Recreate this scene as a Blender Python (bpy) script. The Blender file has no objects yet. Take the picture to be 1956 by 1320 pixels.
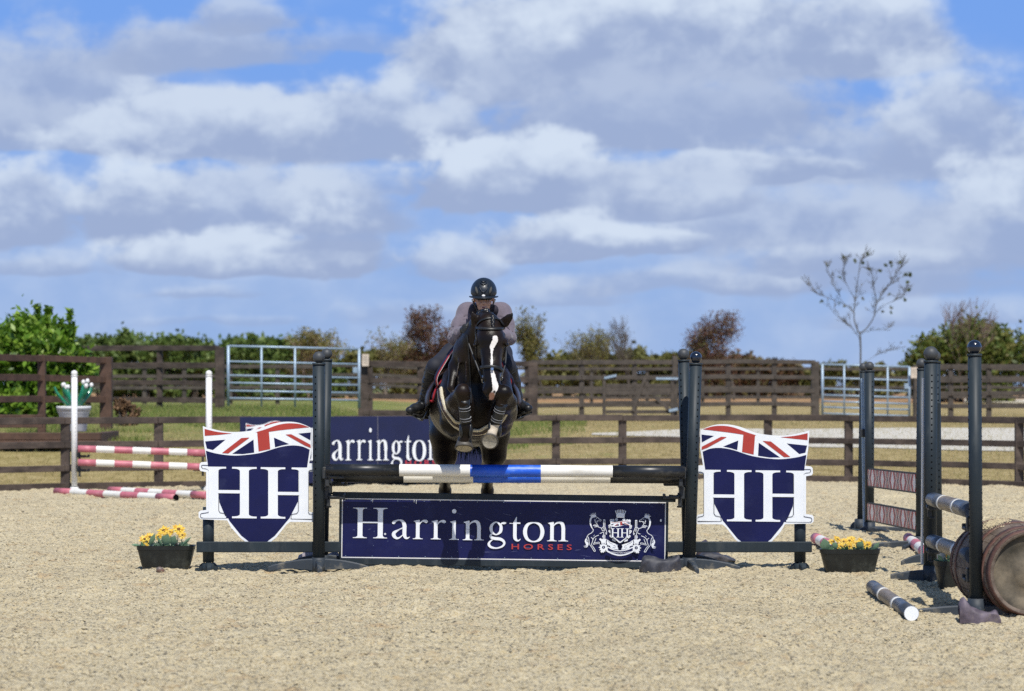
import bpy, math, random
import numpy as np
from mathutils import Vector, Matrix, Euler
from mathutils.geometry import tessellate_polygon
from mathutils.bvhtree import BVHTree

SC = bpy.context.scene
COL = SC.collection
rnd = random.Random(7)
R = math.radians

# ------------------------------------------------------------------ camera
CAM_Z, CAM_Y, FPX = 1.45, -20.0, 4800.0          # eye height, distance from the jump, focal length in photo pixels
cd = bpy.data.cameras.new('camera'); cam = bpy.data.objects.new('camera', cd); COL.objects.link(cam)
cam.location = (0, CAM_Y, CAM_Z); cam.rotation_euler = (R(90), 0, 0)
cd.sensor_width = 36.0; cd.lens = 36.0 * FPX / 1956.0
cd.shift_y = (742 - 660) / 1956.0
cd.clip_start = 0.5; cd.clip_end = 9000
cd.dof.use_dof = True; cd.dof.focus_distance = 19.7; cd.dof.aperture_fstop = 3.0
SC.camera = cam

# ------------------------------------------------------------------ sun and sky
SUN_EL, SUN_AZ = R(56), R(12)                     # azimuth measured from behind the camera towards the right
sd = bpy.data.lights.new('sun', 'SUN'); sd.energy = 4.7; sd.angle = R(0.53); sd.color = (1.0, 0.955, 0.88)
sun = bpy.data.objects.new('sun', sd); COL.objects.link(sun)
to_sun = Vector((math.sin(SUN_AZ) * math.cos(SUN_EL), -math.cos(SUN_AZ) * math.cos(SUN_EL), math.sin(SUN_EL)))
sun.rotation_euler = to_sun.to_track_quat('Z', 'Y').to_euler(); sun.location = (8, -30, 30)
SC.view_settings.view_transform = 'Standard'; SC.view_settings.look = 'None'
SC.view_settings.exposure = 0.0; SC.view_settings.gamma = 1.0
SC.cycles.use_denoising = False
SC.cycles.max_bounces = 6; SC.cycles.diffuse_bounces = 3; SC.cycles.glossy_bounces = 3
SC.cycles.transparent_max_bounces = 6; SC.cycles.caustics_reflective = False; SC.cycles.caustics_refractive = False

class NT:
    """small helper for writing node graphs"""
    def __init__(s, nt): s.nt = nt
    def n(s, typ, ins=None, **props):
        nd = s.nt.nodes.new(typ)
        for k, v in props.items(): setattr(nd, k, v)
        if ins:
            for k, v in ins.items():
                sock = nd.inputs[k]
                if hasattr(v, 'is_output') or isinstance(v, bpy.types.NodeSocket): s.nt.links.new(v, sock)
                else: sock.default_value = v
        return nd
    def m(s, op, a, b=None, c=None, clamp=False):
        nd = s.nt.nodes.new('ShaderNodeMath'); nd.operation = op; nd.use_clamp = clamp
        for i, v in enumerate((a, b, c)):
            if v is None: continue
            if isinstance(v, bpy.types.NodeSocket): s.nt.links.new(v, nd.inputs[i])
            else: nd.inputs[i].default_value = v
        return nd.outputs[0]
    def mix(s, fac, a, b, blend='MIX'):
        nd = s.nt.nodes.new('ShaderNodeMix'); nd.data_type = 'RGBA'; nd.blend_type = blend
        for k, v in ((0, fac), (6, a), (7, b)):
            if isinstance(v, bpy.types.NodeSocket): s.nt.links.new(v, nd.inputs[k])
            else: nd.inputs[k].default_value = v if k == 0 else (tuple(v) + (1,) if len(v) == 3 else v)
        return nd.outputs[2]
    def ss(s, x, lo, hi):
        nd = s.nt.nodes.new('ShaderNodeMapRange'); nd.interpolation_type = 'SMOOTHSTEP'
        s.nt.links.new(x, nd.inputs[0]); nd.inputs[1].default_value = lo; nd.inputs[2].default_value = hi
        nd.inputs[3].default_value = 0; nd.inputs[4].default_value = 1
        return nd.outputs[0]

def build_world():
    w = bpy.data.worlds.new('World'); SC.world = w; w.use_nodes = True
    nt = w.node_tree; nt.nodes.clear(); g = NT(nt)
    out = g.n('ShaderNodeOutputWorld'); bg = g.n('ShaderNodeBackground')
    bg.inputs[1].default_value = 0.1; nt.links.new(bg.outputs[0], out.inputs[0])
    sky = g.n('ShaderNodeTexSky', sky_type='NISHITA'); sky.sun_disc = False
    sky.sun_elevation = SUN_EL; sky.sun_rotation = math.pi - SUN_AZ
    sky.air_density = 1.0; sky.dust_density = 0.3; sky.ozone_density = 2.5
    tc = g.n('ShaderNodeTexCoord'); sep = g.n('ShaderNodeSeparateXYZ', {0: tc.outputs['Generated']})
    X, Y, Z = sep.outputs
    az = g.m('MULTIPLY', g.m('ARCTAN2', X, Y), 4.8)          # azimuth and elevation, in thousandths of a 4800-unit radius
    el = g.m('MULTIPLY', g.m('ARCSINE', Z), 4.8)
    # noises in (azimuth, elevation)
    def noise(sx, sy, det, rough, off, dist=0.0):
        cv = g.n('ShaderNodeCombineXYZ', {0: g.m('MULTIPLY', az, sx), 1: g.m('MULTIPLY', el, sy), 2: off})
        n = g.n('ShaderNodeTexNoise', {'Vector': cv.outputs[0], 'Scale': 1.0, 'Detail': det, 'Roughness': rough, 'Distortion': dist})
        return g.m('MULTIPLY', g.m('SUBTRACT', n.outputs[0], 0.5), 2.0)
    nA = noise(4.6, 7.0, 5, 0.50, 3.1, 0.35)
    nB = noise(12.0, 15.0, 5, 0.52, 8.7, 0.2)
    nD = noise(5.5, 26.0, 4, 0.5, 21.0)
    nC = noise(2.4, 5.0, 5, 0.5, 14.2)
    nE = noise(30.0, 38.0, 4, 0.6, 31.0)
    edge = g.m('ADD', g.m('ADD', g.m('MULTIPLY', nA, 0.90), g.m('MULTIPLY', nB, 0.42)), g.m('MULTIPLY', nE, 0.16))
    # clear sky colour: the sky model, tinted to the deep blue of the gaps
    t = g.ss(el, 0.0, 0.75)
    blue = g.mix(t, (2.75, 4.3, 7.7), (1.75, 3.65, 8.5))
    base = g.mix(0.93, sky.outputs[0], blue)
    up = g.ss(el, 1.2, 3.5)
    col = g.mix(up, base, sky.outputs[0])
    # thin general cloud
    gen = g.ss(g.m('ADD', g.m('ADD', nC, g.m('MULTIPLY', nA, 0.9)), g.m('MULTIPLY', g.ss(el, 0.8, 0.25), .55)), -0.05, 0.95)
    gcol = g.mix(g.ss(nB, -0.5, 0.6), (3.9, 5.1, 7.6), (5.5, 6.5, 8.4))
    col = g.mix(g.m('MULTIPLY', g.m('MULTIPLY', gen, g.ss(el, 2.2, 1.1)), 0.55), col, gcol)
    # clouds: centre px, base py, half width, height, soft, dull(0..1), opacity
    clouds = [
        (330, 150, 300, 120, .8, .6, .55), (640, 110, 160, 70, .8, .5, .5), (1750, 140, 160, 60, .8, .4, .5), (700, 380, 200, 70, .8, .6, .6),
        (120, 262, 330, 235, .55, .70, .92), (420, 140, 260, 120, .55, .7, .85), (470, 70, 130, 80, .5, .5, .8),
        (60, 290, 170, 110, .5, .8, .9), (1000, 190, 330, 300, .6, .12, 1.0), (1380, 150, 420, 260, .55, .0, 1.0), (1660, 130, 190, 190, .5, .05, .95), (1270, 285, 500, 170, .5, .9, .97),
        (1600, 345, 340, 130, .5, .55, .9), (1820, 330, 220, 230, .5, .25, .95), (1960, 420, 200, 230, .5, .2, .9),
        (700, 300, 270, 190, .45, .15, .95), (420, 306, 310, 150, .4, .2, 1.0), (860, 295, 90, 120, .5, .3, .7),
        (1900, 520, 150, 240, .5, .05, .9), (1560, 480, 380, 150, .6, .6, .9), (1440, 342, 220, 60, .35, .2, .9),
        (420, 458, 330, 165, .45, .45, .95), (250, 445, 130, 150, .4, .0, .95), (60, 468, 130, 185, .4, .1, .95), (640, 450, 170, 140, .45, .3, .9),
        (1010, 402, 290, 160, .30, .0, 1.0), (900, 395, 120, 120, .35, .0, .9), (1250, 405, 230, 110, .5, .45, .9),
        (1640, 560, 420, 130, .8, .65, .85),
        (500, 518, 290, 90, .35, .08, 1.0), (640, 480, 110, 110, .4, .0, .9), (1090, 490, 200, 90, .35, .05, 1.0), (1250, 480, 150, 50, .35, .0, .9), (850, 530, 110, 90, .5, .15, .85), (110, 535, 150, 60, .7, .3, .75),
        (820, 612, 240, 50, .8, .4, .45), (410, 570, 130, 30, .7, .3, .6), (1320, 560, 330, 60, .7, .35, .7), (1780, 620, 260, 60, .8, .4, .6),
        (1620, 520, 250, 60, .6, .35, .75), (430, 625, 200, 26, .8, .3, .4), (1080, 580, 160, 60, .7, .3, .6),
    ]
    azw = g.m('ADD', az, g.m('ADD', g.m('MULTIPLY', nB, 0.035), g.m('MULTIPLY', nC, 0.10)))
    elw = g.m('ADD', el, g.m('ADD', g.m('MULTIPLY', nA, 0.022), g.m('MULTIPLY', nD, 0.022)))
    for (cx, by, hw, h, soft, dull, op) in clouds:
        u = g.m('MULTIPLY', g.m('SUBTRACT', azw, (cx - 978) / 1000.0), 1000.0 / hw)
        v0 = (742 - by) / 1000.0
        dv = g.m('SUBTRACT', elw, v0 + 0.12 * h / 1000.0)
        vu = g.m('MULTIPLY', g.m('MAXIMUM', dv, 0.0), 1000.0 / (h * 0.95))
        vd = g.m('MULTIPLY', g.m('MINIMUM', dv, 0.0), 1000.0 / (h * 0.24))
        vv = g.m('ADD', vu, vd)
        r = g.m('SQRT', g.m('ADD', g.m('MULTIPLY', u, u), g.m('MULTIPLY', vv, vv)))
        s = g.m('ADD', g.m('SUBTRACT', 1.0, r), g.m('MULTIPLY', edge, 0.66))
        mask = g.m('MULTIPLY', g.ss(s, -0.02, soft * .78), op)
        hgt = g.m('ADD', g.m('MULTIPLY', dv, 1000.0 / h), g.m('ADD', g.m('MULTIPLY', nB, 0.55), g.m('MULTIPLY', nA, 0.45)))
        sh = g.ss(g.m('ADD', hgt, g.m('MULTIPLY', nE, .14)), -0.05, 0.68)
        dark = (3.4, 4.3, 6.5); bright = tuple(a * (1 - dull) + b * dull for a, b in zip((6.5, 7.45, 8.9), (4.3, 5.2, 7.2)))
        col = g.mix(mask, col, g.mix(sh, dark, bright))
    # below the horizon: ground-coloured haze
    low = g.ss(el, 0.0, -0.3)
    col = g.mix(low, col, (2.4, 2.3, 1.9))
    nt.links.new(col, bg.inputs[0])
build_world()

# ------------------------------------------------------------------ helpers
def at(px, py, Y):
    d = Y - CAM_Y
    return Vector(((px - 978) * d / FPX, Y, CAM_Z - (py - 742) * d / FPX))
def wx(px, d): return (px - 978) * d / FPX

def tag(o, label, cat, group=None):
    o['label'] = label; o['category'] = cat
    if group: o['group'] = group
    return o
def thing(name, label, cat, loc=(0, 0, 0), rotz=0, group=None):
    o = bpy.data.objects.new(name, None); COL.objects.link(o)
    o.empty_display_size = 0.1
    o.location = loc; o.rotation_euler = (0, 0, rotz)
    return tag(o, label, cat, group)

def link_mesh(name, me, mats, parent=None, smooth=True, kind=None):
    for m in (mats if isinstance(mats, (list, tuple)) else [mats]): me.materials.append(m)
    if smooth:
        me.polygons.foreach_set('use_smooth', [True] * len(me.polygons))
    o = bpy.data.objects.new(name, me); COL.objects.link(o)
    if parent is not None: o.parent = parent
    if kind: o['kind'] = kind
    me.update()
    return o

def mesh_np(name, V, F, mats, parent=None, smooth=False, kind=None, attr=None):
    me = bpy.data.meshes.new(name)
    V = np.asarray(V, dtype=np.float32); F = np.asarray(F, dtype=np.int32)
    k = F.shape[1]
    me.vertices.add(len(V)); me.vertices.foreach_set('co', V.ravel())
    me.loops.add(F.size); me.loops.foreach_set('vertex_index', F.ravel())
    me.polygons.add(len(F)); me.polygons.foreach_set('loop_start', np.arange(0, F.size, k, dtype=np.int32))
    try: me.polygons.foreach_set('loop_total', np.full(len(F), k, dtype=np.int32))
    except Exception: pass
    me.update(calc_edges=True)
    if attr:
        for an, av in attr.items():
            a = me.attributes.new(an, 'FLOAT', 'POINT'); a.data.foreach_set('value', np.asarray(av, dtype=np.float32))
    return link_mesh(name, me, mats, parent, smooth, kind)

class MB:
    def __init__(s): s.v = []; s.f = []; s.mi = []; s.sm = []
    def _add(s, vs, fs, mi=0, sm=False):
        b = len(s.v); s.v += [tuple(v) for v in vs]
        for f in fs: s.f.append(tuple(b + i for i in f)); s.mi.append(mi); s.sm.append(sm)
        return s
    def box(s, c, size, rot=None, mi=0, bev=0.0):
        sx, sy, sz = (k / 2 for k in size); c = Vector(c)
        M = rot.to_matrix() if isinstance(rot, Euler) else (rot if rot is not None else Matrix.Identity(3))
        b = min(bev, sx * .45, sy * .45, sz * .45)
        if b <= 0:
            vs = [c + M @ Vector((x * sx, y * sy, z * sz)) for x in (-1, 1) for y in (-1, 1) for z in (-1, 1)]
            fs = [(0, 1, 3, 2), (4, 6, 7, 5), (0, 4, 5, 1), (2, 3, 7, 6), (0, 2, 6, 4), (1, 5, 7, 3)]
            return s._add(vs, fs, mi)
        vs = []; idx = {}
        for x in (-1, 1):
            for y in (-1, 1):
                for z in (-1, 1):
                    for ax in range(3):
                        p = [x * (sx - b), y * (sy - b), z * (sz - b)]
                        p[ax] = (x * sx, y * sy, z * sz)[ax]
                        idx[(x, y, z, ax)] = len(vs); vs.append(c + M @ Vector(p))
        fs = []
        for ax in range(3):
            o1, o2 = [a for a in range(3) if a != ax]
            for sg in (-1, 1):
                q = []
                for (a, b2) in ((-1, -1), (1, -1), (1, 1), (-1, 1)):
                    k = [0, 0, 0]; k[ax] = sg; k[o1] = a; k[o2] = b2; q.append(idx[(k[0], k[1], k[2], ax)])
                fs.append(q if (sg > 0) == (ax != 1) else q[::-1])
        for ax in range(3):            # edges along ax
            o1, o2 = [a for a in range(3) if a != ax]
            for a in (-1, 1):
                for b2 in (-1, 1):
                    k0 = [0, 0, 0]; k0[ax] = -1; k0[o1] = a; k0[o2] = b2; k1 = list(k0); k1[ax] = 1
                    fs.append([idx[tuple(k0) + (o1,)], idx[tuple(k1) + (o1,)], idx[tuple(k1) + (o2,)], idx[tuple(k0) + (o2,)]])
        for x in (-1, 1):
            for y in (-1, 1):
                for z in (-1, 1): fs.append([idx[(x, y, z, 0)], idx[(x, y, z, 1)], idx[(x, y, z, 2)]])
        return s._add(vs, fs, mi)
    def bar(s, a, b, w, h, mi=0, bev=0.004, up=(0, 0, 1)):
        a = Vector(a); b = Vector(b); d = (b - a); L = d.length; d.normalize(); up = Vector(up)
        sd_ = d.cross(up).normalized(); u = sd_.cross(d).normalized()
        M = Matrix((d, sd_, u)).transposed()
        return s.box((a + b) / 2, (L, w, h), M, mi, bev)
    def tube(s, pts, radii, n=10, mi=0, cap=True, flat=1.0, flat_axis=None, sm=True):
        pts = [Vector(p) for p in pts]
        if not isinstance(radii, (list, tuple)): radii = [radii] * len(pts)
        vs = []; prev = None
        for i, p in enumerate(pts):
            t = (pts[min(i + 1, len(pts) - 1)] - pts[max(i - 1, 0)])
            t = t.normalized() if t.length > 1e-9 else Vector((0, 0, 1))
            if flat_axis is not None: a = Vector(flat_axis); a = (a - t * a.dot(t)).normalized()
            elif prev is None:
                a = t.orthogonal().normalized()
            else: a = (prev - t * prev.dot(t)).normalized()
            prev = a; b = t.cross(a)
            for k in range(n):
                th = 2 * math.pi * k / n
                vs.append(p + (a * math.cos(th) * flat + b * math.sin(th)) * radii[i])
        fs = [(i * n + k, i * n + (k + 1) % n, (i + 1) * n + (k + 1) % n, (i + 1) * n + k) for i in range(len(pts) - 1) for k in range(n)]
        s._add(vs, fs, mi, sm)
        if cap:
            b0 = len(s.v) - len(vs)
            s.f.append(tuple(b0 + k for k in range(n))[::-1]); s.mi.append(mi); s.sm.append(False)
            s.f.append(tuple(b0 + (len(pts) - 1) * n + k for k in range(n))); s.mi.append(mi); s.sm.append(False)
        return s
    def lathe(s, prof, n=24, c=(0, 0, 0), M=None, mi=0, sm=True, sy=1.0):
        c = Vector(c); M = M or Matrix.Identity(3); vs = []
        for (r, z) in prof:
            for k in range(n):
                th = 2 * math.pi * k / n
                vs.append(c + M @ Vector((r * math.cos(th), r * math.sin(th) * sy, z)))
        fs = [(i * n + k, i * n + (k + 1) % n, (i + 1) * n + (k + 1) % n, (i + 1) * n + k) for i in range(len(prof) - 1) for k in range(n)]
        return s._add(vs, fs, mi, sm)
    def ball(s, c, r, n=16, mi=0, sc=(1, 1, 1), M=None):
        c = Vector(c); vs = []; M = M or Matrix.Identity(3); m = n // 2
        for i in range(m + 1):
            ph = math.pi * i / m
            for k in range(n):
                th = 2 * math.pi * k / n
                vs.append(c + M @ Vector((r * sc[0] * math.sin(ph) * math.cos(th), r * sc[1] * math.sin(ph) * math.sin(th), r * sc[2] * math.cos(ph))))
        fs = [(i * n + k, (i + 1) * n + k, (i + 1) * n + (k + 1) % n, i * n + (k + 1) % n) for i in range(m) for k in range(n)]
        return s._add(vs, fs, mi, True)
    def prism(s, poly, y0, y1, mi=0, mi_side=None, f=None):
        """poly in (x, z); front at y0 (towards -Y), back at y1"""
        f = f or (lambda x, y, z: (x, y, z))
        n = len(poly); tri = tessellate_polygon([[Vector((p[0], p[1], 0)) for p in poly]])
        vs = [f(p[0], y0, p[1]) for p in poly] + [f(p[0], y1, p[1]) for p in poly]
        fr = []
        for t in tri:
            a, b, c = (poly[i] for i in t)
            ar = (b[0] - a[0]) * (c[1] - a[1]) - (b[1] - a[1]) * (c[0] - a[0])
            t = tuple(t) if ar > 0 else tuple(t)[::-1]
            fr.append(t)
        s._add(vs, fr + [tuple(i + n for i in t)[::-1] for t in fr], mi)
        b0 = len(s.v) - 2 * n
        area = sum(poly[i][0] * poly[(i + 1) % n][1] - poly[(i + 1) % n][0] * poly[i][1] for i in range(n))
        for i in range(n):
            j = (i + 1) % n
            q = (b0 + i, b0 + n + i, b0 + n + j, b0 + j)
            s.f.append(q if area > 0 else q[::-1]); s.mi.append(mi if mi_side is None else mi_side); s.sm.append(False)
        return s
    def build(s, name, mats, parent=None, kind=None):
        me = bpy.data.meshes.new(name); me.from_pydata(s.v, [], s.f); me.validate()
        o = link_mesh(name, me, mats, parent, False, kind)
        if len(me.polygons) == len(s.f):
            me.polygons.foreach_set('material_index', s.mi); me.polygons.foreach_set('use_smooth', s.sm)
        return o

def cr(pts, n=8):
    """Catmull-Rom through points (any dimension)"""
    P = [np.array(p, float) for p in pts]; P = [2 * P[0] - P[1]] + P + [2 * P[-1] - P[-2]]; out = []
    for i in range(1, len(P) - 2):
        for k in range(n):
            t = k / n
            out.append(0.5 * ((2 * P[i]) + (-P[i - 1] + P[i + 1]) * t + (2 * P[i - 1] - 5 * P[i] + 4 * P[i + 1] - P[i + 2]) * t * t + (-P[i - 1] + 3 * P[i] - 3 * P[i + 1] + P[i + 2]) * t ** 3))
    out.append(P[-2]); return out

# ------------------------------------------------------------------ materials
MATS = {}
def mat(name, color, rough=0.6, spec=0.5, metal=0.0, var=0.12, vscale=8.0, bump=0.0, bscale=60.0, color2=None, coat=0.0, dirt=None, dirt_scale=3.0, dirt_amt=0.5, sheen=0.0, stretch=(1, 1, 1)):
    if name in MATS: return MATS[name]
    m = bpy.data.materials.new(name); m.use_nodes = True; nt = m.node_tree; nt.nodes.clear(); g = NT(nt)
    out = g.n('ShaderNodeOutputMaterial'); b = g.n('ShaderNodeBsdfPrincipled')
    nt.links.new(b.outputs[0], out.inputs[0])
    tc = g.n('ShaderNodeTexCoord'); mp = g.n('ShaderNodeMapping', {0: tc.outputs['Object']}); mp.inputs['Scale'].default_value = stretch
    vec = mp.outputs[0]
    n1 = g.n('ShaderNodeTexNoise', {'Vector': vec, 'Scale': vscale, 'Detail': 5.0, 'Roughness': 0.6})
    c1 = tuple(max(0, k * (1 - var)) for k in color); c2 = color2 or tuple(min(1, k * (1 + var)) for k in color)
    f = g.ss(n1.outputs[0], 0.3, 0.7)
    col = g.mix(f, c1, c2)
    rv = rough
    if dirt:
        n2 = g.n('ShaderNodeTexNoise', {'Vector': vec, 'Scale': dirt_scale, 'Detail': 8.0, 'Roughness': 0.68})
        df = g.m('MULTIPLY', g.ss(n2.outputs[0], 0.52, 0.70), dirt_amt)
        col = g.mix(df, col, dirt)
        rv = g.m('ADD', g.m('MULTIPLY', df, 0.4), rough)
    nt.links.new(col, b.inputs['Base Color'])
    if isinstance(rv, bpy.types.NodeSocket): nt.links.new(rv, b.inputs['Roughness'])
    else: b.inputs['Roughness'].default_value = rv
    b.inputs['Specular IOR Level'].default_value = spec; b.inputs['Metallic'].default_value = metal
    b.inputs['Coat Weight'].default_value = coat; b.inputs['Coat Roughness'].default_value = 0.15
    b.inputs['Sheen Weight'].default_value = sheen
    if bump:
        n3 = g.n('ShaderNodeTexNoise', {'Vector': vec, 'Scale': bscale, 'Detail': 4.0})
        bp = g.n('ShaderNodeBump', {'Height': n3.outputs[0], 'Strength': 1.0, 'Distance': bump})
        nt.links.new(bp.outputs[0], b.inputs['Normal'])
    MATS[name] = m; return m

def leaf_mat(name, c1, c2, c3, trans=0.3, rough=0.5):
    if name in MATS: return MATS[name]
    m = bpy.data.materials.new(name); m.use_nodes = True; nt = m.node_tree; nt.nodes.clear(); g = NT(nt)
    out = g.n('ShaderNodeOutputMaterial'); b = g.n('ShaderNodeBsdfPrincipled', {'Roughness': rough, 'Specular IOR Level': 0.35})
    geo = g.n('ShaderNodeNewGeometry'); rp = g.n('ShaderNodeValToRGB', {0: geo.outputs['Random Per Island']})
    e = rp.color_ramp.elements; e[0].color = c1 + (1,); e[0].position = 0; e[1].color = c3 + (1,); e[1].position = 1
    k = e.new(0.5); k.color = c2 + (1,)
    tr = g.n('ShaderNodeBsdfTranslucent', {0: rp.outputs[0]}); mx = g.n('ShaderNodeMixShader', {0: trans})
    nt.links.new(rp.outputs[0], b.inputs['Base Color']); nt.links.new(b.outputs[0], mx.inputs[1]); nt.links.new(tr.outputs[0], mx.inputs[2])
    nt.links.new(mx.outputs[0], out.inputs[0]); MATS[name] = m; return m

M_POST = mat('slate_paint', (0.020, 0.029, 0.036), rough=0.5, spec=0.30, var=0.2, vscale=5, dirt=(0.10, 0.11, 0.11), dirt_scale=7, dirt_amt=0.22, bump=0.0006, bscale=40, stretch=(1, 1, .3))
M_POSTF = mat('slate_foot_paint', (0.028, 0.038, 0.050), rough=0.6, var=0.2, dirt=(0.32, 0.28, 0.2), dirt_scale=9, dirt_amt=0.35)
M_BALL = mat('slate_ball', (0.05, 0.055, 0.06), rough=0.55, var=0.15, dirt=(0.15, 0.14, 0.12), dirt_scale=8, dirt_amt=0.4)
M_BALLN = mat('glossy_navy_ball', (0.008, 0.014, 0.03), rough=0.18, var=0.1, coat=0.5)
M_HOLE = mat('hole_black', (0.002, 0.002, 0.003), rough=0.9, spec=0.1)
M_NAVY = mat('navy_vinyl', (0.0065, 0.0085, 0.062), rough=0.42, spec=0.3, var=0.15, vscale=3, dirt=(0.05, 0.06, 0.14), dirt_scale=4.5, dirt_amt=0.18)
M_WHITE = mat('white_vinyl', (0.80, 0.83, 0.86), rough=0.4, var=0.03)
M_REDV = mat('red_vinyl', (0.40, 0.042, 0.030), rough=0.45, var=0.06)
M_LINE = mat('dark_outline', (0.012, 0.016, 0.035), rough=0.5)
M_PVC_W = mat('white_plastic', (0.78, 0.78, 0.76), rough=0.38, var=0.03, dirt=(0.45, 0.40, 0.30), dirt_scale=5, dirt_amt=0.4)
M_PWHITE = mat('pole_white', (0.78, 0.77, 0.72), rough=0.42, var=0.04, dirt=(0.4, 0.36, 0.28), dirt_scale=6, dirt_amt=0.35, stretch=(.4, 1, 1))
M_PBLUE = mat('pole_blue', (0.012, 0.095, 0.58), rough=0.35, var=0.3, dirt=(0.22, 0.38, 0.7), dirt_scale=14, dirt_amt=0.6, stretch=(.3, 1, 1))
M_PBLACK = mat('pole_black', (0.012, 0.014, 0.017), rough=0.38, var=0.3, dirt=(0.12, 0.11, 0.09), dirt_scale=12, dirt_amt=0.4, stretch=(.4, 1, 1))
M_PINK = mat('pole_pink', (0.50, 0.15, 0.19), rough=0.5, var=0.12, dirt=(0.6, 0.35, 0.35), dirt_scale=9, dirt_amt=0.4)
M_PDARK = mat('pole_slate', (0.065, 0.078, 0.10), rough=0.36, var=0.35, vscale=10, dirt=(0.24, 0.21, 0.17), dirt_scale=9, dirt_amt=0.5, stretch=(1, .2, 1))
M_PBROWN = mat('pole_brown', (0.20, 0.16, 0.115), rough=0.45, var=0.35, vscale=12, dirt=(0.34, 0.30, 0.24), dirt_scale=10, dirt_amt=0.6, stretch=(1, .2, 1))
M_CUP = mat('cup_plastic', (0.025, 0.028, 0.03), rough=0.5, dirt=(0.2, 0.17, 0.12), dirt_scale=20, dirt_amt=0.4)
M_WOOD = mat('fence_brown', (0.052, 0.037, 0.029), rough=0.8, var=0.35, vscale=6, color2=(0.095, 0.070, 0.056), bump=0.002, bscale=25, dirt=(0.15, 0.115, 0.09), dirt_scale=3, dirt_amt=0.4, stretch=(.5, .5, 1))
M_WOODR = mat('fence_redbrown', (0.085, 0.046, 0.030), rough=0.75, var=0.3, vscale=6, bump=0.002, bscale=25)
M_WOODG = mat('fence_greybrown', (0.070, 0.057, 0.046), rough=0.8, var=0.3, vscale=5, bump=0.002, bscale=25)
M_GALV = mat('galvanised_steel', (0.34, 0.44, 0.54), rough=0.5, metal=0.35, var=0.12, vscale=12)
M_STEEL = mat('polished_steel', (0.55, 0.55, 0.55), rough=0.25, metal=1.0)
# ------------------------------------------------------------------ ground
def vn(x, y, seed=0):
    xi = np.floor(x).astype(np.int64); yi = np.floor(y).astype(np.int64); fx = x - xi; fy = y - yi
    fx = fx * fx * (3 - 2 * fx); fy = fy * fy * (3 - 2 * fy)
    def h(a, b):
        n = (a * 374761393 + b * 668265263 + seed * 974634777) & 0x7fffffff
        n = ((n ^ (n >> 13)) * 1274126177) & 0x7fffffff
        return ((n ^ (n >> 16)) & 0xffff) / 65535.0
    return (h(xi, yi) * (1 - fx) + h(xi + 1, yi) * fx) * (1 - fy) + (h(xi, yi + 1) * (1 - fx) + h(xi + 1, yi + 1) * fx) * fy

FENCE_PX = [(-700, 31.0), (-480, 32.2), (-260, 33.5), (-50, 35.1), (125, 36.0), (303, 36.5), (480, 37.1), (640, 37.6), (780, 38.2), (915, 38.7), (1062, 39.1), (1189, 39.35), (1328, 39.5), (1467, 39.4), (1621, 38.8), (1784, 37.8), (1947, 36.6), (2110, 35.4), (2290, 34.0), (2480, 32.6), (2680, 31.2), (2900, 29.9)]
FX = np.array([wx(p, d) for p, d in FENCE_PX]); FD = np.array([d for p, d in FENCE_PX])
def fence_d(x): return np.interp(x, FX, FD, left=FD[0], right=FD[-1])
def terrain(x, Y):
    x = np.asarray(x, float); d = np.asarray(Y, float) + 20.0
    z = np.interp(d, [37.5, 39.5, 44, 50, 56, 80, 130, 200, 500, 3000], [-0.06, 0.03, .33, .66, .80, .95, 1.05, 1.15, 1.33, 1.4])
    def sm(t): t = np.clip(t, 0, 1); return t * t * (3 - 2 * t)
    left = sm((-2.6 - x) / 2.2)
    z = z + left * np.interp(d, [36.4, 38.0, 41, 50, 70, 110], [0, .06, .42, .30, .12, 0])
    fd = fence_d(x)
    z = np.where(d < fd + 0.1, -0.06, np.where(d < fd + 1.2, -0.06 + (z + .06) * sm((d - fd - .1) / 1.1), z))
    z = z + 0.035 * (vn(x * .9, d * .9, 5) - .5) * (d > fd + .4)
    return z

def sand_height(X, Yy):
    z = 0.050 * (vn(X * 1.1, Yy * 1.3, 1) - .5) + 0.026 * (vn(X * 3.1, Yy * 3.4, 2) - .5) + 0.020 * (vn(X * 8.3, Yy * 8.3, 3) - .5)
    z += 0.022 * (vn(X * 19, Yy * 19, 4) - .5) + 0.024 * (vn(X * 41, Yy * 41, 6) - .5)
    rr = np.random.RandomState(3)                       # hoof dimples
    for i in range(420):
        cx = rr.uniform(-6.2, 6.2); cy = rr.uniform(-9, 14); r = rr.uniform(.07, .15); a = rr.uniform(.010, .030)
        m = (np.abs(X - cx) < 3 * r) & (np.abs(Yy - cy) < 3 * r)
        q = ((X[m] - cx) ** 2 + (Yy[m] - cy) ** 2) / r ** 2
        z[m] -= a * (1.25 * np.exp(-q) - .75 * np.exp(-(q - 1.8) ** 2 * .8))
    return z

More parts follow.
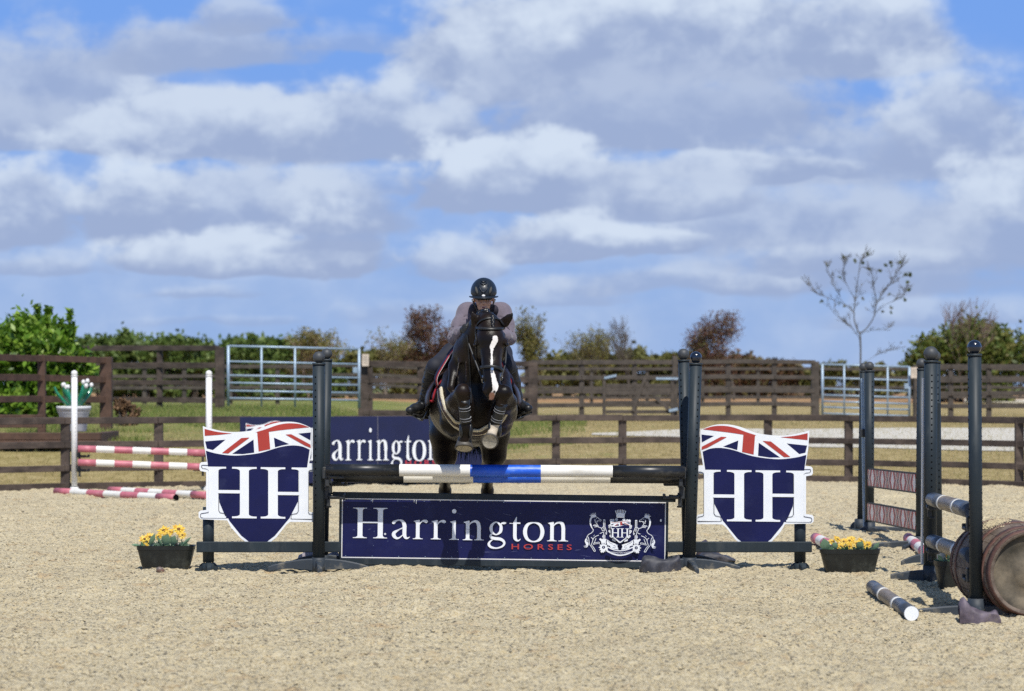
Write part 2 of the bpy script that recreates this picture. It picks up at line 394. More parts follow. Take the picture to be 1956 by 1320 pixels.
def build_sand():
    ys = [-30, -24, -18, -13, -10, -9.2]; y = -9.2; st = 0.017
    while y < 20.2:
        st = 0.015 + 0.0011 * max(0, y + 9); y += st; ys.append(y)
    ys = np.array(ys)
    xs = np.concatenate([[-40, -28, -18, -13, -10.5, -9.3, -8.5, -8.0, -7.8], np.arange(-7.7, 7.71, .021), [7.8, 8, 8.5, 9.3, 10.5, 13, 18, 28, 40]])
    X, Y = np.meshgrid(xs, ys); Z = sand_height(X, Y)
    fd = fence_d(X) - 20
    Z = Z + .02 * vn(X * 2, Y * 0 + 3, 9) * np.clip((Y - fd + .9) / .8, 0, 1)
    Yc = np.minimum(Y, fd + 0.03)
    Z = np.where(Y > fd + 0.03, -0.05, Z); Z = np.where(np.abs(X) > 8, 0.0, Z)
    nx, ny = len(xs), len(ys)
    I = np.arange(nx * ny).reshape(ny, nx)
    F = np.stack([I[:-1, :-1], I[:-1, 1:], I[1:, 1:], I[1:, :-1]], -1).reshape(-1, 4)
    m = bpy.data.materials.new('arena_sand'); m.use_nodes = True; nt = m.node_tree; g = NT(nt); b = nt.nodes['Principled BSDF']
    tc = g.n('ShaderNodeTexCoord'); P = tc.outputs['Object']
    def nz(s, d=4, r=.6, dist=0): return g.n('ShaderNodeTexNoise', {'Vector': P, 'Scale': s, 'Detail': d, 'Roughness': r, 'Distortion': dist}).outputs[0]
    col = g.mix(g.ss(nz(2.2, 5), .35, .68), (0.575, 0.485, 0.300), (0.535, 0.43, 0.245))
    col = g.mix(g.ss(nz(75, 4, .7), .42, .60), col, (0.65, 0.575, 0.41))
    col = g.mix(g.m('MULTIPLY', g.ss(nz(3.2, 7), .55, .72), .60), col, (0.45, 0.29, 0.14))
    col = g.mix(g.m('MULTIPLY', g.ss(nz(.7, 6, .65), .48, .68), .35), col, (0.44, 0.375, 0.25))       # damp ochre patches
    spk = g.m('MULTIPLY', g.ss(nz(46, 4, .75), .53, .61), g.ss(nz(5, 4), .20, .55))
    col = g.mix(g.m('MULTIPLY', spk, .9), col, (0.13, 0.125, 0.11))                             # grey fibre
    spk2 = g.m('MULTIPLY', g.ss(nz(24, 3, .7, .6), .585, .65), g.ss(nz(3.3, 3), .36, .58))
    col = g.mix(g.m('MULTIPLY', spk2, .8), col, (0.14, 0.12, 0.095))
    nt.links.new(col, b.inputs['Base Color']); b.inputs['Roughness'].default_value = .95; b.inputs['Specular IOR Level'].default_value = .15
    hgt = g.m('ADD', g.m('MULTIPLY', nz(48, 5, .7), .55), g.m('MULTIPLY', nz(130, 4, .7), .35))
    bp = g.n('ShaderNodeBump', {'Height': hgt, 'Strength': 1.0, 'Distance': 0.026}); nt.links.new(bp.outputs[0], b.inputs['Normal'])
    mesh_np('arena_sand', np.stack([X, Yc, Z], -1).reshape(-1, 3), F, m, smooth=True, kind='structure')
    # loose crumbs of sand and fibre
    rr = np.random.RandomState(11); N = 26000
    yy = -9 + 22 * rr.rand(N) ** 1.5; xx = (rr.rand(N) - .5) * 2 * (0.206 * (yy + 20)) * 1.12
    zz = sand_height(xx, yy); s = rr.uniform(.003, .0085, N) * (1 + .03 * (yy + 9))
    octv = np.array([(1, 0, 0), (-1, 0, 0), (0, 1, 0), (0, -1, 0), (0, 0, .8), (0, 0, -.5)], float)
    V = octv[None] * s[:, None, None] * rr.uniform(.5, 1.5, (N, 6, 1)) * np.stack([rr.uniform(.8, 1.8, N), np.ones(N), np.ones(N) * .8], -1)[:, None, :]
    V = V + np.stack([xx, yy, zz + s * .35], -1)[:, None, :]
    of = np.array([(0, 2, 4), (2, 1, 4), (1, 3, 4), (3, 0, 4), (2, 0, 5), (1, 2, 5), (3, 1, 5), (0, 3, 5)])
    F = (of[None] + (np.arange(N) * 6)[:, None, None]).reshape(-1, 3)
    o = mesh_np('sand_crumbs', V.reshape(-1, 3), F, leaf_mat('crumbs', (0.20, .18, .14), (0.50, 0.42, 0.26), (0.57, .48, .31), 0.0, .95), kind='stuff')
    tag(o, 'loose crumbs of pale sand and grey fibre scattered over the riding arena', 'sand')
build_sand()

def build_terrain():
    ds = np.concatenate([[-60, -20, 10, 25, 32], np.arange(34, 60, .16), np.arange(60, 100, 1.0), np.arange(100, 300, 10), [350, 500, 800, 1500, 3000, 6000]])
    xs = np.concatenate([[-4000, -1200, -400, -150, -80, -40, -25, -16], np.arange(-12, 12.01, .14), [16, 25, 40, 80, 150, 400, 1200, 4000]])
    X, D = np.meshgrid(xs, ds); Z = terrain(X, D - 20)
    nx, ny = len(xs), len(ds); I = np.arange(nx * ny).reshape(ny, nx)
    F = np.stack([I[:-1, :-1], I[:-1, 1:], I[1:, 1:], I[1:, :-1]], -1).reshape(-1, 4)
    m = bpy.data.materials.new('dry_grassland'); m.use_nodes = True; nt = m.node_tree; g = NT(nt); b = nt.nodes['Principled BSDF']
    tc = g.n('ShaderNodeTexCoord'); P = tc.outputs['Object']; sp = g.n('ShaderNodeSeparateXYZ', {0: P})
    def nz(s, d=5, r=.6): return g.n('ShaderNodeTexNoise', {'Vector': P, 'Scale': s, 'Detail': d, 'Roughness': r}).outputs[0]
    straw = g.mix(g.ss(nz(5), .35, .65), (0.31, 0.24, 0.105), (0.45, 0.36, 0.18))
    green = g.mix(g.ss(nz(9), .3, .7), (0.15, 0.185, 0.045), (0.25, 0.27, 0.085))
    # greener to the left behind the arena and in patches
    lf = g.m('ADD', g.ss(sp.outputs[0], 5.0, -5.0), g.m('MULTIPLY', g.m('SUBTRACT', nz(1.6), .5), 2.6))
    lf2 = g.m('MULTIPLY', g.ss(lf, .30, 1.0), g.ss(sp.outputs[1], 17.0, 27.0))
    col = g.mix(lf2, straw, green)
    far = g.ss(sp.outputs[1], 62, 68); soil = g.mix(g.ss(nz(.5), .4, .6), (0.42, 0.24, 0.12), (0.36, 0.235, 0.12))
    col = g.mix(far, col, soil)
    far2 = g.ss(sp.outputs[1], 130, 180); col = g.mix(far2, col, (0.15, 0.17, 0.07))
    nt.links.new(col, b.inputs['Base Color']); b.inputs['Roughness'].default_value = .95; b.inputs['Specular IOR Level'].default_value = .1
    bp = g.n('ShaderNodeBump', {'Height': nz(40, 4), 'Strength': 1.0, 'Distance': .04}); nt.links.new(bp.outputs[0], b.inputs['Normal'])
    mesh_np('ground', np.stack([X, D - 20, Z], -1).reshape(-1, 3), F, m, smooth=True, kind='structure')
    # blades
    rr = np.random.RandomState(5)
    def blades(N, d0, d1, x0, x1, hmin, hmax, name, mt, label, keep=None, wide=.006):
        d = d0 + (d1 - d0) * rr.rand(N) ** 1.3; u = rr.rand(N); x = x0(d) + (x1(d) - x0(d)) * u
        k = d > fence_d(x) + .12
        if keep is not None: k &= keep(x, d)
        x, d = x[k], d[k]; N = len(x)
        z = terrain(x, d - 20); h = rr.uniform(hmin, hmax, N); a = rr.uniform(0, 6.28, N); ln = rr.uniform(.1, .7, N) * h; w = wide * rr.uniform(.6, 1.4, N)
        p = np.stack([x, d - 20, z - .01], -1); sdv = np.stack([np.cos(a), np.sin(a), np.zeros(N)], -1) * w[:, None]
        b2 = rr.uniform(0, 6.28, N); tip = p + np.stack([np.cos(b2) * ln, np.sin(b2) * ln, h], -1)
        V = np.stack([p - sdv, p + sdv, tip], 1).reshape(-1, 3); F = np.arange(3 * N).reshape(-1, 3)
        o = mesh_np(name, V, F, mt, kind='stuff'); tag(o, label, 'grass')
    L = lambda px: (lambda d: (px - 978) * d / FPX)
    blades(60000, 36, 60, L(-40), L(2000), .03, .09, 'dry_grass', leaf_mat('straw_blades', (0.34, 0.27, 0.12), (0.46, 0.38, 0.19), (0.27, 0.27, 0.09), .3, .8), 'short dry yellowed grass on the slope behind the arena fence')
    blades(60000, 40, 56, L(-40), L(1120), .05, .13, 'green_grass', leaf_mat('green_blades', (0.13, 0.20, 0.035), (0.22, 0.29, 0.065), (0.36, 0.34, 0.13), .4, .7), 'longer green grass growing below the metal gate on the left',
           keep=lambda x, d: (vn(x * 1.1, d * 1.1, 12) + .55 * np.clip((d - 43) / 6, 0, 1) + .2 * np.clip(-x / 4, -1, 1) > .80), wide=.008)
build_terrain()

def sheet(name, ring_lo, ring_hi, mt, dz=.012, n=60, kind='structure'):
    """strip between two (px, d) polylines laid on the terrain"""
    V = []; W = 10
    lo = np.array(ring_lo, float); hi = np.array(ring_hi, float)
    for t in np.linspace(0, 1, n):
        a = np.array([np.interp(t, np.linspace(0, 1, len(lo)), lo[:, k]) for k in (0, 1)]); b = np.array([np.interp(t, np.linspace(0, 1, len(hi)), hi[:, k]) for k in (0, 1)])
        for s in np.linspace(0, 1, W):
            q = a * (1 - s) + b * s; x = wx(q[0], q[1]); V.append((x, q[1] - 20, float(terrain(x, q[1] - 20)) + dz))
    I = np.arange(n * W).reshape(n, W); F = np.stack([I[:-1, :-1], I[1:, :-1], I[1:, 1:], I[:-1, 1:]], -1).reshape(-1, 4)
    return mesh_np(name, V, F, mt, smooth=True, kind=kind)
M_GRAV = mat('white_gravel', (0.53, 0.50, 0.43), rough=.9, var=.25, vscale=25, bump=.02, bscale=30)
sheet('gravel_path', [(1130, 48.2), (1330, 47.4), (1500, 45.4), (2150, 43.5)], [(1130, 48.5), (1330, 49.6), (1500, 49.8), (2150, 50.4)], M_GRAV)
sheet('gravel_patch', [(-120, 41.6), (48, 41.6)], [(-120, 43.2), (48, 42.6)], M_GRAV)
sheet('sandy_track', [(1840, 84), (2100, 80)], [(1840, 99), (2100, 99)], mat('pale_track', (.62, .55, .42), rough=.9), dz=.04)

# ------------------------------------------------------------------ fences
def fence(name, label, pts, zr, cat='fence', h=1.15, pw=.10, rw=.10, rt=.035, m=None, group=None, kick=None, post_h=None, side=-1, big=()):
    """pts: (px, d) of each post; zr: rail centre heights above the foot"""
    m = m or M_WOOD
    P = [Vector((wx(q[0], q[1]), q[1] - 20, q[2] if len(q) > 2 else float(terrain(wx(q[0], q[1]), q[1] - 20)))) for q in pts]
    root = thing(name, label, cat, P[len(P) // 2], group=group); O = root.location.copy()
    for i, p in enumerate(P):
        w = pw * (1.6 if i in big else 1.0)
        dn = .5 if len(pts[0]) > 2 else .12; MB().box(p - O + Vector((0, 0, h / 2 - dn)), (w, w * .8, h + 2 * dn), None, 0, .008).build('post', m, root)
    for i in range(len(P) - 1):
        a, b = P[i] - O, P[i + 1] - O; off = Vector((0, side * (pw * .4 + rt / 2 + .002), 0))
        for j, z in enumerate(zr):
            ww = rw * rnd.uniform(.94, 1.06); q = rnd.uniform(-.006, .006)
            ra = a + off + Vector((0.003, 0, z + q)); rb = b + off + Vector((-.003, 0, z + rnd.uniform(-.006, .006)))
            MB().bar(ra, rb, rt, ww, 0, .005).build('rail', m, root)
        if kick:
            MB().bar(a + off + Vector((0, -.03, kick / 2 - a.z * 0)), b + off + Vector((0, -.03, kick / 2)), .04, kick, 0, .005).build('kickboard', m, root)
    return root
def fence_flat():
    """arena fence: stands on the level arena edge"""
    global terrain
    keep = terrain
    terrain = lambda x, Y: np.zeros_like(np.asarray(x, float))
    r = fence('arena_fence', 'low brown three-rail fence with kickboard along the far edge of the sand', FENCE_PX, [.99, .645, .31], h=1.0, pw=.125, rw=.095, kick=.10, m=M_WOOD)
    terrain = keep
    return r
fence_flat()
fence('paddock_fence', 'four-rail grey-brown fence running behind the small wooden gate to the steel gate on the right', [(1015, 55.0), (1111, 55.2), (1212, 55.5), (1300, 55.7), (1391, 56), (1479, 56), (1557, 56)], [.30, .60, .90, 1.24], h=1.26, pw=.11, rw=.095, m=M_WOODG, big=(6,))
fence('paddock_fence', 'grey-brown four-rail fence right of the steel gate, in front of the round green shrub', [(1752, 56), (1816, 55.8), (1889, 55.6), (1975, 55.4), (2070, 55.2), (2170, 55), (2270, 54.8), (2380, 54.6), (2490, 54.4), (2610, 54.2)], [.27, .55, .84, 1.15], h=1.17, pw=.11, rw=.095, m=M_WOODG, big=(0,))
fence('far_fence', 'more distant thin-railed fence in front of the ploughed brown field', [(600 + 106 * i, 75 + .2 * i) for i in range(15)], [.25, .55, .85, 1.12], h=1.15, pw=.10, rw=.09, m=M_WOODG)
fence('paddock_fence', 'tall dark brown fence behind the bright laurel bush, ending at the left steel gate', [(60, 54.5), (168, 54), (305, 53.5), (420, 52.6)], [.20, .56, .94, 1.30], h=1.32, pw=.12, rw=.11, m=M_WOOD, big=(3,))
fence('far_fence', 'distant low brown fence seen between the rails left of the steel gate', [(120, 66), (200, 66), (276, 66), (352, 66), (440, 66), (530, 66), (620, 66)], [.15, .45, .75, 1.0], h=1.05, pw=.11, rw=.09, m=M_WOODG)
fence('corner_fence', 'reddish brown three-rail fence with a tall corner post beside the tulip planter', [(-110, 39.6, .80), (-15, 41.2, .80), (80, 42.6, .80), (203, 44.0, .78)], [.47, .83, 1.16], h=1.22, pw=.13, rw=.11, m=M_WOODR, big=(3,))
fence('paddock_fence', 'dark brown four-rail fence with doubled posts behind the horse, right of the left steel gate', [(694, 52.4), (706, 52.4), (803, 53), (905, 53.4), (1008, 54), (1018, 54)], [.20, .54, .88, 1.23], h=1.26, pw=.13, rw=.115, m=M_WOOD, big=(0, 5))

def notice(px, py, d, w, h, label):
    c = at(px, py, d - 20); r = MB().box((0, 0, 0), (w, .006, h), None, 0, .001)
    for k in range(4): r.box((0, -.0045, h * (.3 - k * .17)), (w * (.7 - .12 * (k % 2)), .001, h * .05), None, 1)
    o = r.build('notice', [mat('cream_notice', (.62, .52, .42), rough=.6), mat('faded_print', (.30, .27, .22), rough=.7)])
    o.location = c; tag(o, label, 'sign')
notice(698, 688, 52.2, .14, .25, 'small cream notice fixed to the fence post right of the left steel gate')
notice(1746, 712, 55.75, .14, .24, 'small cream notice on the post right of the right-hand steel gate')

def steel_gate(label, xl, yl, xr, yr, dl, dr, bars, verts, foot=.07, group=None):
    a = at(xl, yl, dl - 20); b = at(xr, yr, dr - 20)
    H = bars[0]; L = (Vector((b.x, b.y, 0)) - Vector((a.x, a.y, 0))).length
    root = thing('steel_gate', label, 'gate', (a.x, a.y, 0), math.atan2(b.y - a.y, b.x - a.x))
    za, zb = a.z, b.z
    def P(t, z): return Vector((L * t, 0, (za if True else 0) + (zb - za) * t - (H - z)))
    for j, z in enumerate(bars): MB().tube([P(0.005, z), P(.995, z)], .020 if j else .024, 10).build('bar', M_GALV, root)
    for j, t in enumerate(verts):
        e = j in (0, len(verts) - 1)
        MB().tube([P(t, -foot), P(t, H + .01)], .030 if e else .022, 10).build('upright', M_GALV, root)
    MB().box(P(.965, H * .62) + Vector((0, -.035, 0)), (.10, .03, .12), None, 0, .004).build('latch', M_GALV, root)
    return root
steel_gate('wide galvanised tubular gate standing left behind the dark jump post', 436, 661, 686, 667, 50.6, 51.6, [1.14, .83, .55, .40, .24, .09], [0, .25, .505, .76, 1])
steel_gate('galvanised tubular gate on the right, below the bare sapling', 1571, 696, 1737, 701, 55.9, 55.9, [1.13, .83, .59, .45, .31, .18, .04], [0, .25, .75, 1], foot=.02)

def field_gate():
    d = 53.8; a = at(1154, 717, d - 20); b = at(1284, 717, d - 20)
    root = thing('wooden_gate', 'small weathered wooden gate with diagonal braces and steel hinges, right of the horse', 'gate', (a.x, a.y, a.z - .86)); L = b.x - a.x
    for x in (0, L): MB().box((x, 0, .42), (.07, .07, .92), None, 0, .006).build('stile', M_WOODG, root)
    for z in (.08, .28, .47, .64, .82): MB().bar((.04, 0, z), (L - .04, 0, z), .03, .075, 0, .004).build('rail', M_WOODG, root)
    MB().bar((L * .42, -.035, .09), (L * .60, -.035, .80), .03, .07, 0, .004).build('brace', M_WOODG, root)
    MB().bar((L * .72, -.035, .42), (L * .97, -.035, .10), .03, .07, 0, .004).build('brace', M_WOODG, root)
    MB().bar((0, -.05, .80), (.26, -.05, .86), .012, .05, 0, .002).build('hinge', M_GALV, root)
    MB().bar((L * .76, -.05, .79), (L + .12, -.05, .79), .012, .05, 0, .002).build('hinge', M_GALV, root)
    MB().bar((L * .95, -.05, .10), (L + .12, -.05, .14), .012, .06, 0, .002).build('hinge', M_GALV, root)
    p = at(1285, 683, d - 20); o = MB().box((0, 0, 0), (.11, .11, 1.5), None, 0, .01).build('gate_post', M_WOODG); o.location = (p.x + .05, p.y + .06, p.z - .72)
    tag(o, 'tall weathered post that the small wooden gate hangs from', 'post')
field_gate()

# sleeper bed, planter with steel tulips
def bed():
    d = 40.4; x0, x1 = wx(-110, d), wx(193, d); zt = .74; zb = .35
    root = thing('sleeper_bed', 'low raised bed edged with brown wooden sleepers under the white planter', 'planter bed', ((x0 + x1) / 2, d - 20, 0)); hw = (x1 - x0) / 2
    for (z, k) in ((zt - .06, 0), (zt - .185, 1)): MB().box((0, 0, z), (2 * hw, .1, .12), None, 0, .01).build('sleeper', M_WOODR, root)
    MB().box((hw - .05, 0.95, zt - .12), (.1, 1.79, .24), None, 0, .01).build('sleeper', M_WOODR, root)
    MB().box((-.02, .96, zt - .16), (2 * hw - .18, 1.7, .2), None, 0, .0).build('soil', mat('bed_soil', (.16, .12, .07), rough=.95, bump=.01), root)
    # taller board wall in front of the gravel, left
    for k, z in enumerate((.86, .97)): MB().box((-hw + .75, .6, z), (1.5, .05, .105), None, 0, .006).build('board', M_WOODR, root)
bed()
def tulip_planter():
    p = at(141, 825, 41.2 - 20); root = thing('flower_pot', 'ribbed white flower pot with green metal tulip stems and white heads behind the fence', 'planter', (p.x, p.y, .74))
    MB().lathe([(.0, .0), (.19, .0), (.205, .02), (.245, .30), (.262, .32), (.262, .345), (.276, .35), (.276, .375), (.282, .38), (.282, .42), (.255, .42), (.24, .39), (0, .39)], 32).build('pot', mat('white_pot', (.72, .72, .72), rough=.5), root)
    gm = mat('green_enamel', (.01, .19, .10), rough=.28, coat=.5); wm = mat('white_enamel', (.82, .80, .78), rough=.3)
    for i in range(11):
        a = i * 2 * math.pi / 11 + .3; rr_ = rnd.uniform(.28, .38) if i % 2 else rnd.uniform(.12, .26); hz = rnd.uniform(.28, .38)
        q = cr([(.03 * math.cos(a), .03 * math.sin(a), .38), (rr_ * .45 * math.cos(a), rr_ * .45 * math.sin(a), .42 + hz * .2), (rr_ * .85 * math.cos(a), rr_ * .85 * math.sin(a), .42 + hz * .65), (rr_ * math.cos(a), rr_ * math.sin(a), .42 + hz)], 6)
        n = len(q); MB().tube([Vector(t) for t in q], [.020 + .020 * math.sin(math.pi * k / n) for k in range(n)], 8, flat=.6).build('stem', gm, root)
        if i % 3 != 2: MB().ball(Vector(q[-1]) + Vector((0, 0, .03)), .043, 12, sc=(.8, .8, 1.0)).build('tulip_head', wm, root)
tulip_planter()
# ------------------------------------------------------------------ vegetation
M_BARK = mat('bark_grey', (.10, .085, .07), rough=.9, var=.3, bump=.004, bscale=30)
M_BARKR = mat('bark_brown', (.11, .075, .055), rough=.9, var=.3)
def limbs(rr, base, L, r, levels, spread, nb, up=.25, first=0.35, lean=(0, 0), gnarl=.12):
    """returns (segments [pts, radii], tips)"""
    segs = []; tips = []
    def grow(p, dirv, L, r, lev):
        n = 5; pts = [p]; rad = [r]; d = dirv.copy()
        for i in range(n):
            d = (d + Vector((rr.normal(0, gnarl), rr.normal(0, gnarl), rr.normal(0, gnarl * .6) + up * .12))).normalized()
            pts.append(pts[-1] + d * L / n); rad.append(r * (1 - .55 * (i + 1) / n))
        segs.append((pts, rad))
        if lev == 0: tips.append((pts[-1], d)); tips.append((pts[-3], d)); return
        k = nb if isinstance(nb, int) else nb[min(levels - lev, len(nb) - 1)]
        for j in range(k):
            t = first + (1 - first) * (j + rr.uniform(.2, .9)) / k; ii = min(int(t * n), n - 1); f = t * n - ii
            q = pts[ii].lerp(pts[ii + 1], min(f, 1)); a = rr.uniform(0, 6.28); o = d.orthogonal().normalized(); o.rotate(Matrix.Rotation(a, 3, d))
            nd = (d + o * rr.uniform(.6, 1.2) * spread + Vector((0, 0, up))).normalized()
            grow(q, nd, L * rr.uniform(.55, .8), rad[ii] * .62, lev - 1)
        grow(pts[-1], d, L * .6, rad[-1] * .9, lev - 1)
    grow(Vector(base), Vector((lean[0], lean[1], 1)).normalized(), L, r, levels)
    return segs, tips

def leaves_mesh(rr, centres, per, rad, size, aspect=1.6):
    C = np.repeat(np.array(centres, float), per, 0); N = len(C)
    g = rr.normal(0, 1, (N, 3)); g *= (rr.rand(N, 1) ** .4) / (np.linalg.norm(g, axis=1, keepdims=True) + 1e-9)
    C = C + g * np.asarray(rad)
    a = rr.normal(0, 1, (N, 3)); a /= np.linalg.norm(a, axis=1, keepdims=True); b = np.cross(a, rr.normal(0, 1, (N, 3))); b /= np.linalg.norm(b, axis=1, keepdims=True) + 1e-9
    s = size * rr.uniform(.6, 1.4, (N, 1)); a = a * s * aspect * .5; b = b * s * .5
    V = np.stack([C - a, C - b * .9 + a * .1, C + a, C + b * .9 + a * .1], 1).reshape(-1, 3)
    return V, np.arange(4 * N).reshape(-1, 4)

def tree(name, label, cat, px, d, top_py, width_px, seed, leaf=None, lsize=.12, per=30, levels=3, spread=.8, nb=4, lrad=.3, r=.07, up=.25, first=.35, bark=None, trunk=.25, group=None, fill=0, base_drop=0, parts=('trunk', 'crown'), thin=1.0, tipfrac=1.0, gnarl=.12):
    rr = np.random.RandomState(seed); x = wx(px, d); z0 = float(terrain(x, d - 20)) - .05 - base_drop
    segs, tips = limbs(rr, (0, 0, 0), 1.0, 1.0, levels, spread, nb, up, first, gnarl=gnarl)
    A = np.array([p[:] for s in segs for p in s[0]]); zt = A[:, 2].max(); wxx = np.percentile(np.abs(A[:, 0]), 99)
    H = CAM_Z - (top_py - 742) * d / FPX - z0; Wd = width_px * d / FPX / 2
    sz = H / zt; sx = Wd / wxx
    root = thing(name, label, cat, (x, d - 20, z0), group=group)
    mb = MB()
    for pts, rad in segs:
        mb.tube([(p.x * sx, p.y * sx, p.z * sz) for p in pts], [max(r * q * thin, .006) for q in rad], 6 if rad[0] > .3 else 4, cap=False)
    mb.build(parts[0], bark or M_BARK, root)
    if leaf:
        T = [(t[0].x * sx, t[0].y * sx, t[0].z * sz) for t in tips if rr.rand() < tipfrac]
        if fill:
            T = T + [tuple(a * np.array([sx, sx, sz])) for a in A[rr.randint(0, len(A), fill)] if a[2] > trunk * zt]
        V, F = leaves_mesh(rr, T, per, lrad, lsize); V[:, 2] = np.minimum(V[:, 2], H + .1)
        mesh_np(parts[1], V, F, leaf, root)
    return root

def shrub(name, label, cat, px, d, top_py, bot_py, width_px, seed, leaf, lsize, n, lumps=24, aspect=1.6, group=None, depth=.8, twig=True, hole=.0, flat=0):
    """a bushy mass: many leaves over uneven lumps, on stems"""
    rr = np.random.RandomState(seed); x = wx(px, d); k = d / FPX; W = width_px * k / 2
    zt = CAM_Z - (top_py - 742) * k; zb = min(CAM_Z - (bot_py - 742) * k, float(terrain(x, d - 20)))
    zb = float(terrain(x, d - 20)) - .05 if bot_py is None or True else zb
    H = zt - zb; root = thing(name, label, cat, (x, d - 20, zb), group=group)
    Cs = []; 
    for i in range(lumps):
        u = rr.uniform(-1, 1) if flat else np.clip(rr.normal(0, .5), -1, 1); hh = H * (1 - (0.12 if flat else .42) * abs(u) ** 1.8) * rr.uniform(.80, 1.0)
        z = rr.uniform(.12, .88) * hh if i > lumps * .4 else hh * rr.uniform(.8, .92)
        Cs.append((u * W * .85, rr.uniform(-1, 1) * W * depth * (.35 if flat else .8), z, rr.uniform(.10, .2) * min(H, W * 1.6)))
    Cs = np.array(Cs); idx = rr.randint(0, lumps, n); g = rr.normal(0, 1, (n, 3)); g /= np.linalg.norm(g, axis=1, keepdims=True)
    C = Cs[idx, :3] + g * (Cs[idx, 3:4] * rr.uniform(.5, 1.15, (n, 1)) + rr.exponential(.03 * H, (n, 1)))
    C[:, 2] = np.maximum(C[:, 2], .03); 
    a = rr.normal(0, 1, (n, 3)); a += g * .6; a /= np.linalg.norm(a, axis=1, keepdims=True); b = np.cross(a, rr.normal(0, 1, (n, 3))); b /= np.linalg.norm(b, axis=1, keepdims=True)
    s = lsize * rr.uniform(.6, 1.4, (n, 1)); a = a * s * aspect * .5; b = b * s * .5
    V = np.stack([C - a, C - b * .9, C + a, C + b * .9], 1).reshape(-1, 3)
    mesh_np('crown', V, np.arange(4 * n).reshape(-1, 4), leaf, root)
    if twig:
        mb = MB()
        for i in range(lumps):
            c = Cs[i]; mb.tube([(c[0] * .25, c[1] * .25, 0), (c[0] * .6, c[1] * .6, c[2] * .5), (c[0], c[1], c[2] + .5 * c[3])], [.03, .02, .008], 5, cap=False)
        mb.build('stems', M_BARK, root)
    return root

LG_LAUREL = leaf_mat('laurel_leaf', (.05, .115, .012), (.14, .27, .022), (.30, .43, .07), .35, .35)
LG_HEDGE = leaf_mat('hedge_leaf', (.07, .12, .025), (.13, .20, .045), (.20, .26, .07), .35)
LG_OLIVE = leaf_mat('olive_leaf', (.09, .095, .025), (.16, .165, .045), (.23, .21, .07), .3)
LG_RED = leaf_mat('red_leaf', (.10, .045, .035), (.17, .085, .06), (.21, .16, .07), .35)
LG_ROUND = leaf_mat('shrub_leaf', (.065, .10, .018), (.125, .165, .03), (.22, .20, .06), .3)
LG_DRY = leaf_mat('dry_leaf', (.16, .09, .045), (.25, .15, .08), (.10, .06, .035), .2, .8)
LG_YEL = leaf_mat('yellow_leaf', (.13, .14, .03), (.21, .20, .05), (.28, .24, .09), .35)

shrub('laurel_bush', 'large glossy bright green laurel bush at the left edge behind the brown fence', 'bush', 52, 47.5, 592, 800, 215, 3, LG_LAUREL, .085, 17000, 44, 2.0)
# upright laurel shoots
def shoots():
    rr = np.random.RandomState(8); root = bpy.data.objects['laurel_bush']; V = []; mb = MB()
    for k, (px, top) in enumerate(((18, 628), (40, 606), (70, 584), (95, 590), (136, 594), (118, 612), (140, 622), (55, 612))):
        x0 = wx(px, 47.5) - root.location.x; zt = CAM_Z - (top - 742) * 47.5 / FPX - root.location.z; y0 = rr.uniform(-.2, .2)
        mb.tube([(x0 * .9, y0, zt - .7), (x0, y0, zt)], [.012, .005], 5)
        C = [(x0 * (.9 + .1 * t), y0, zt - .7 * (1 - t)) for t in np.linspace(0, 1, 14)]
        v, f = leaves_mesh(rr, C, 6, .055, .095, 2.0); mesh_np('shoot', v, f, LG_LAUREL, root)
    mb.build('shoot_stems', M_BARK, root)
shoots()
shrub('laurel_bush', 'sliver of a second green bush cut off by the left edge of the picture', 'bush', -50, 50, 585, 800, 120, 4, LG_LAUREL, .09, 5000, 20, 2.0)
# hedges behind
shrub('hedge', 'low dark green hedge running behind the fence right of the laurel bush', 'hedge', 250, 108, 642, 760, 330, 21, LG_HEDGE, .20, 15000, 80, group=None, flat=1, depth=.25)
shrub('hedge', 'uneven green hedge seen above and through the left steel gate', 'hedge', 520, 112, 648, 760, 290, 22, LG_HEDGE, .20, 13000, 70, flat=1, depth=.25)
HT = ['low green hedgerow tree just right of the laurel bush', 'feathery green hedgerow tree above the middle post of the left rear fence', 'lower green hedgerow tree above the fence end, left of the steel gate',
      'green hedgerow tree above the left end of the steel gate', 'small green hedgerow tree above the second bar section of the steel gate', 'green hedgerow tree left of the feathery one above the left rear fence']
for k, (px, top, w) in enumerate(((190, 630, 60), (318, 632, 70), (372, 642, 60), (452, 638, 55), (505, 644, 45), (282, 640, 40))):
    shrub('hedge_tree', HT[k], 'tree', px, 107, top, 760, w, 30 + k, LG_HEDGE, .17, 2600, 12, group='green hedgerow trees above the left fence')
tree('bare_bush', 'pale straw-coloured leafless bush above the left steel gate', 'bush', 590, 100, 628, 120, 51, LG_YEL, .07, 3, 4, .8, 4, .2, .03, up=.5, first=.1, bark=mat('pale_twig', (.34, .26, .20), rough=.9), thin=.9)
tree('bare_bush', 'thin pale leafless bush between the left gate and the reddish tree', 'bush', 735, 100, 625, 90, 52, LG_YEL, .06, 2, 4, .7, 4, .2, .03, up=.5, first=.1, bark=mat('pale_twig2', (.30, .24, .20), rough=.9), thin=.8)
shrub('hedge', 'olive and brown hedge behind the dark fence left of the horse', 'hedge', 770, 112, 664, 760, 230, 23, LG_OLIVE, .19, 7000, 50, flat=1, depth=.25)
tree('copper_tree', 'small tree with reddish-purple leaves just left of the rider', 'tree', 832, 100, 585, 112, 53, LG_RED, .060, 6, 4, .95, 4, .30, .05, up=.12, first=.2, fill=30)
shrub('hedge', 'long olive-brown hedge behind the grey fence right of the horse', 'hedge', 1200, 118, 672, 760, 430, 24, LG_OLIVE, .20, 15000, 95, flat=1, depth=.2)
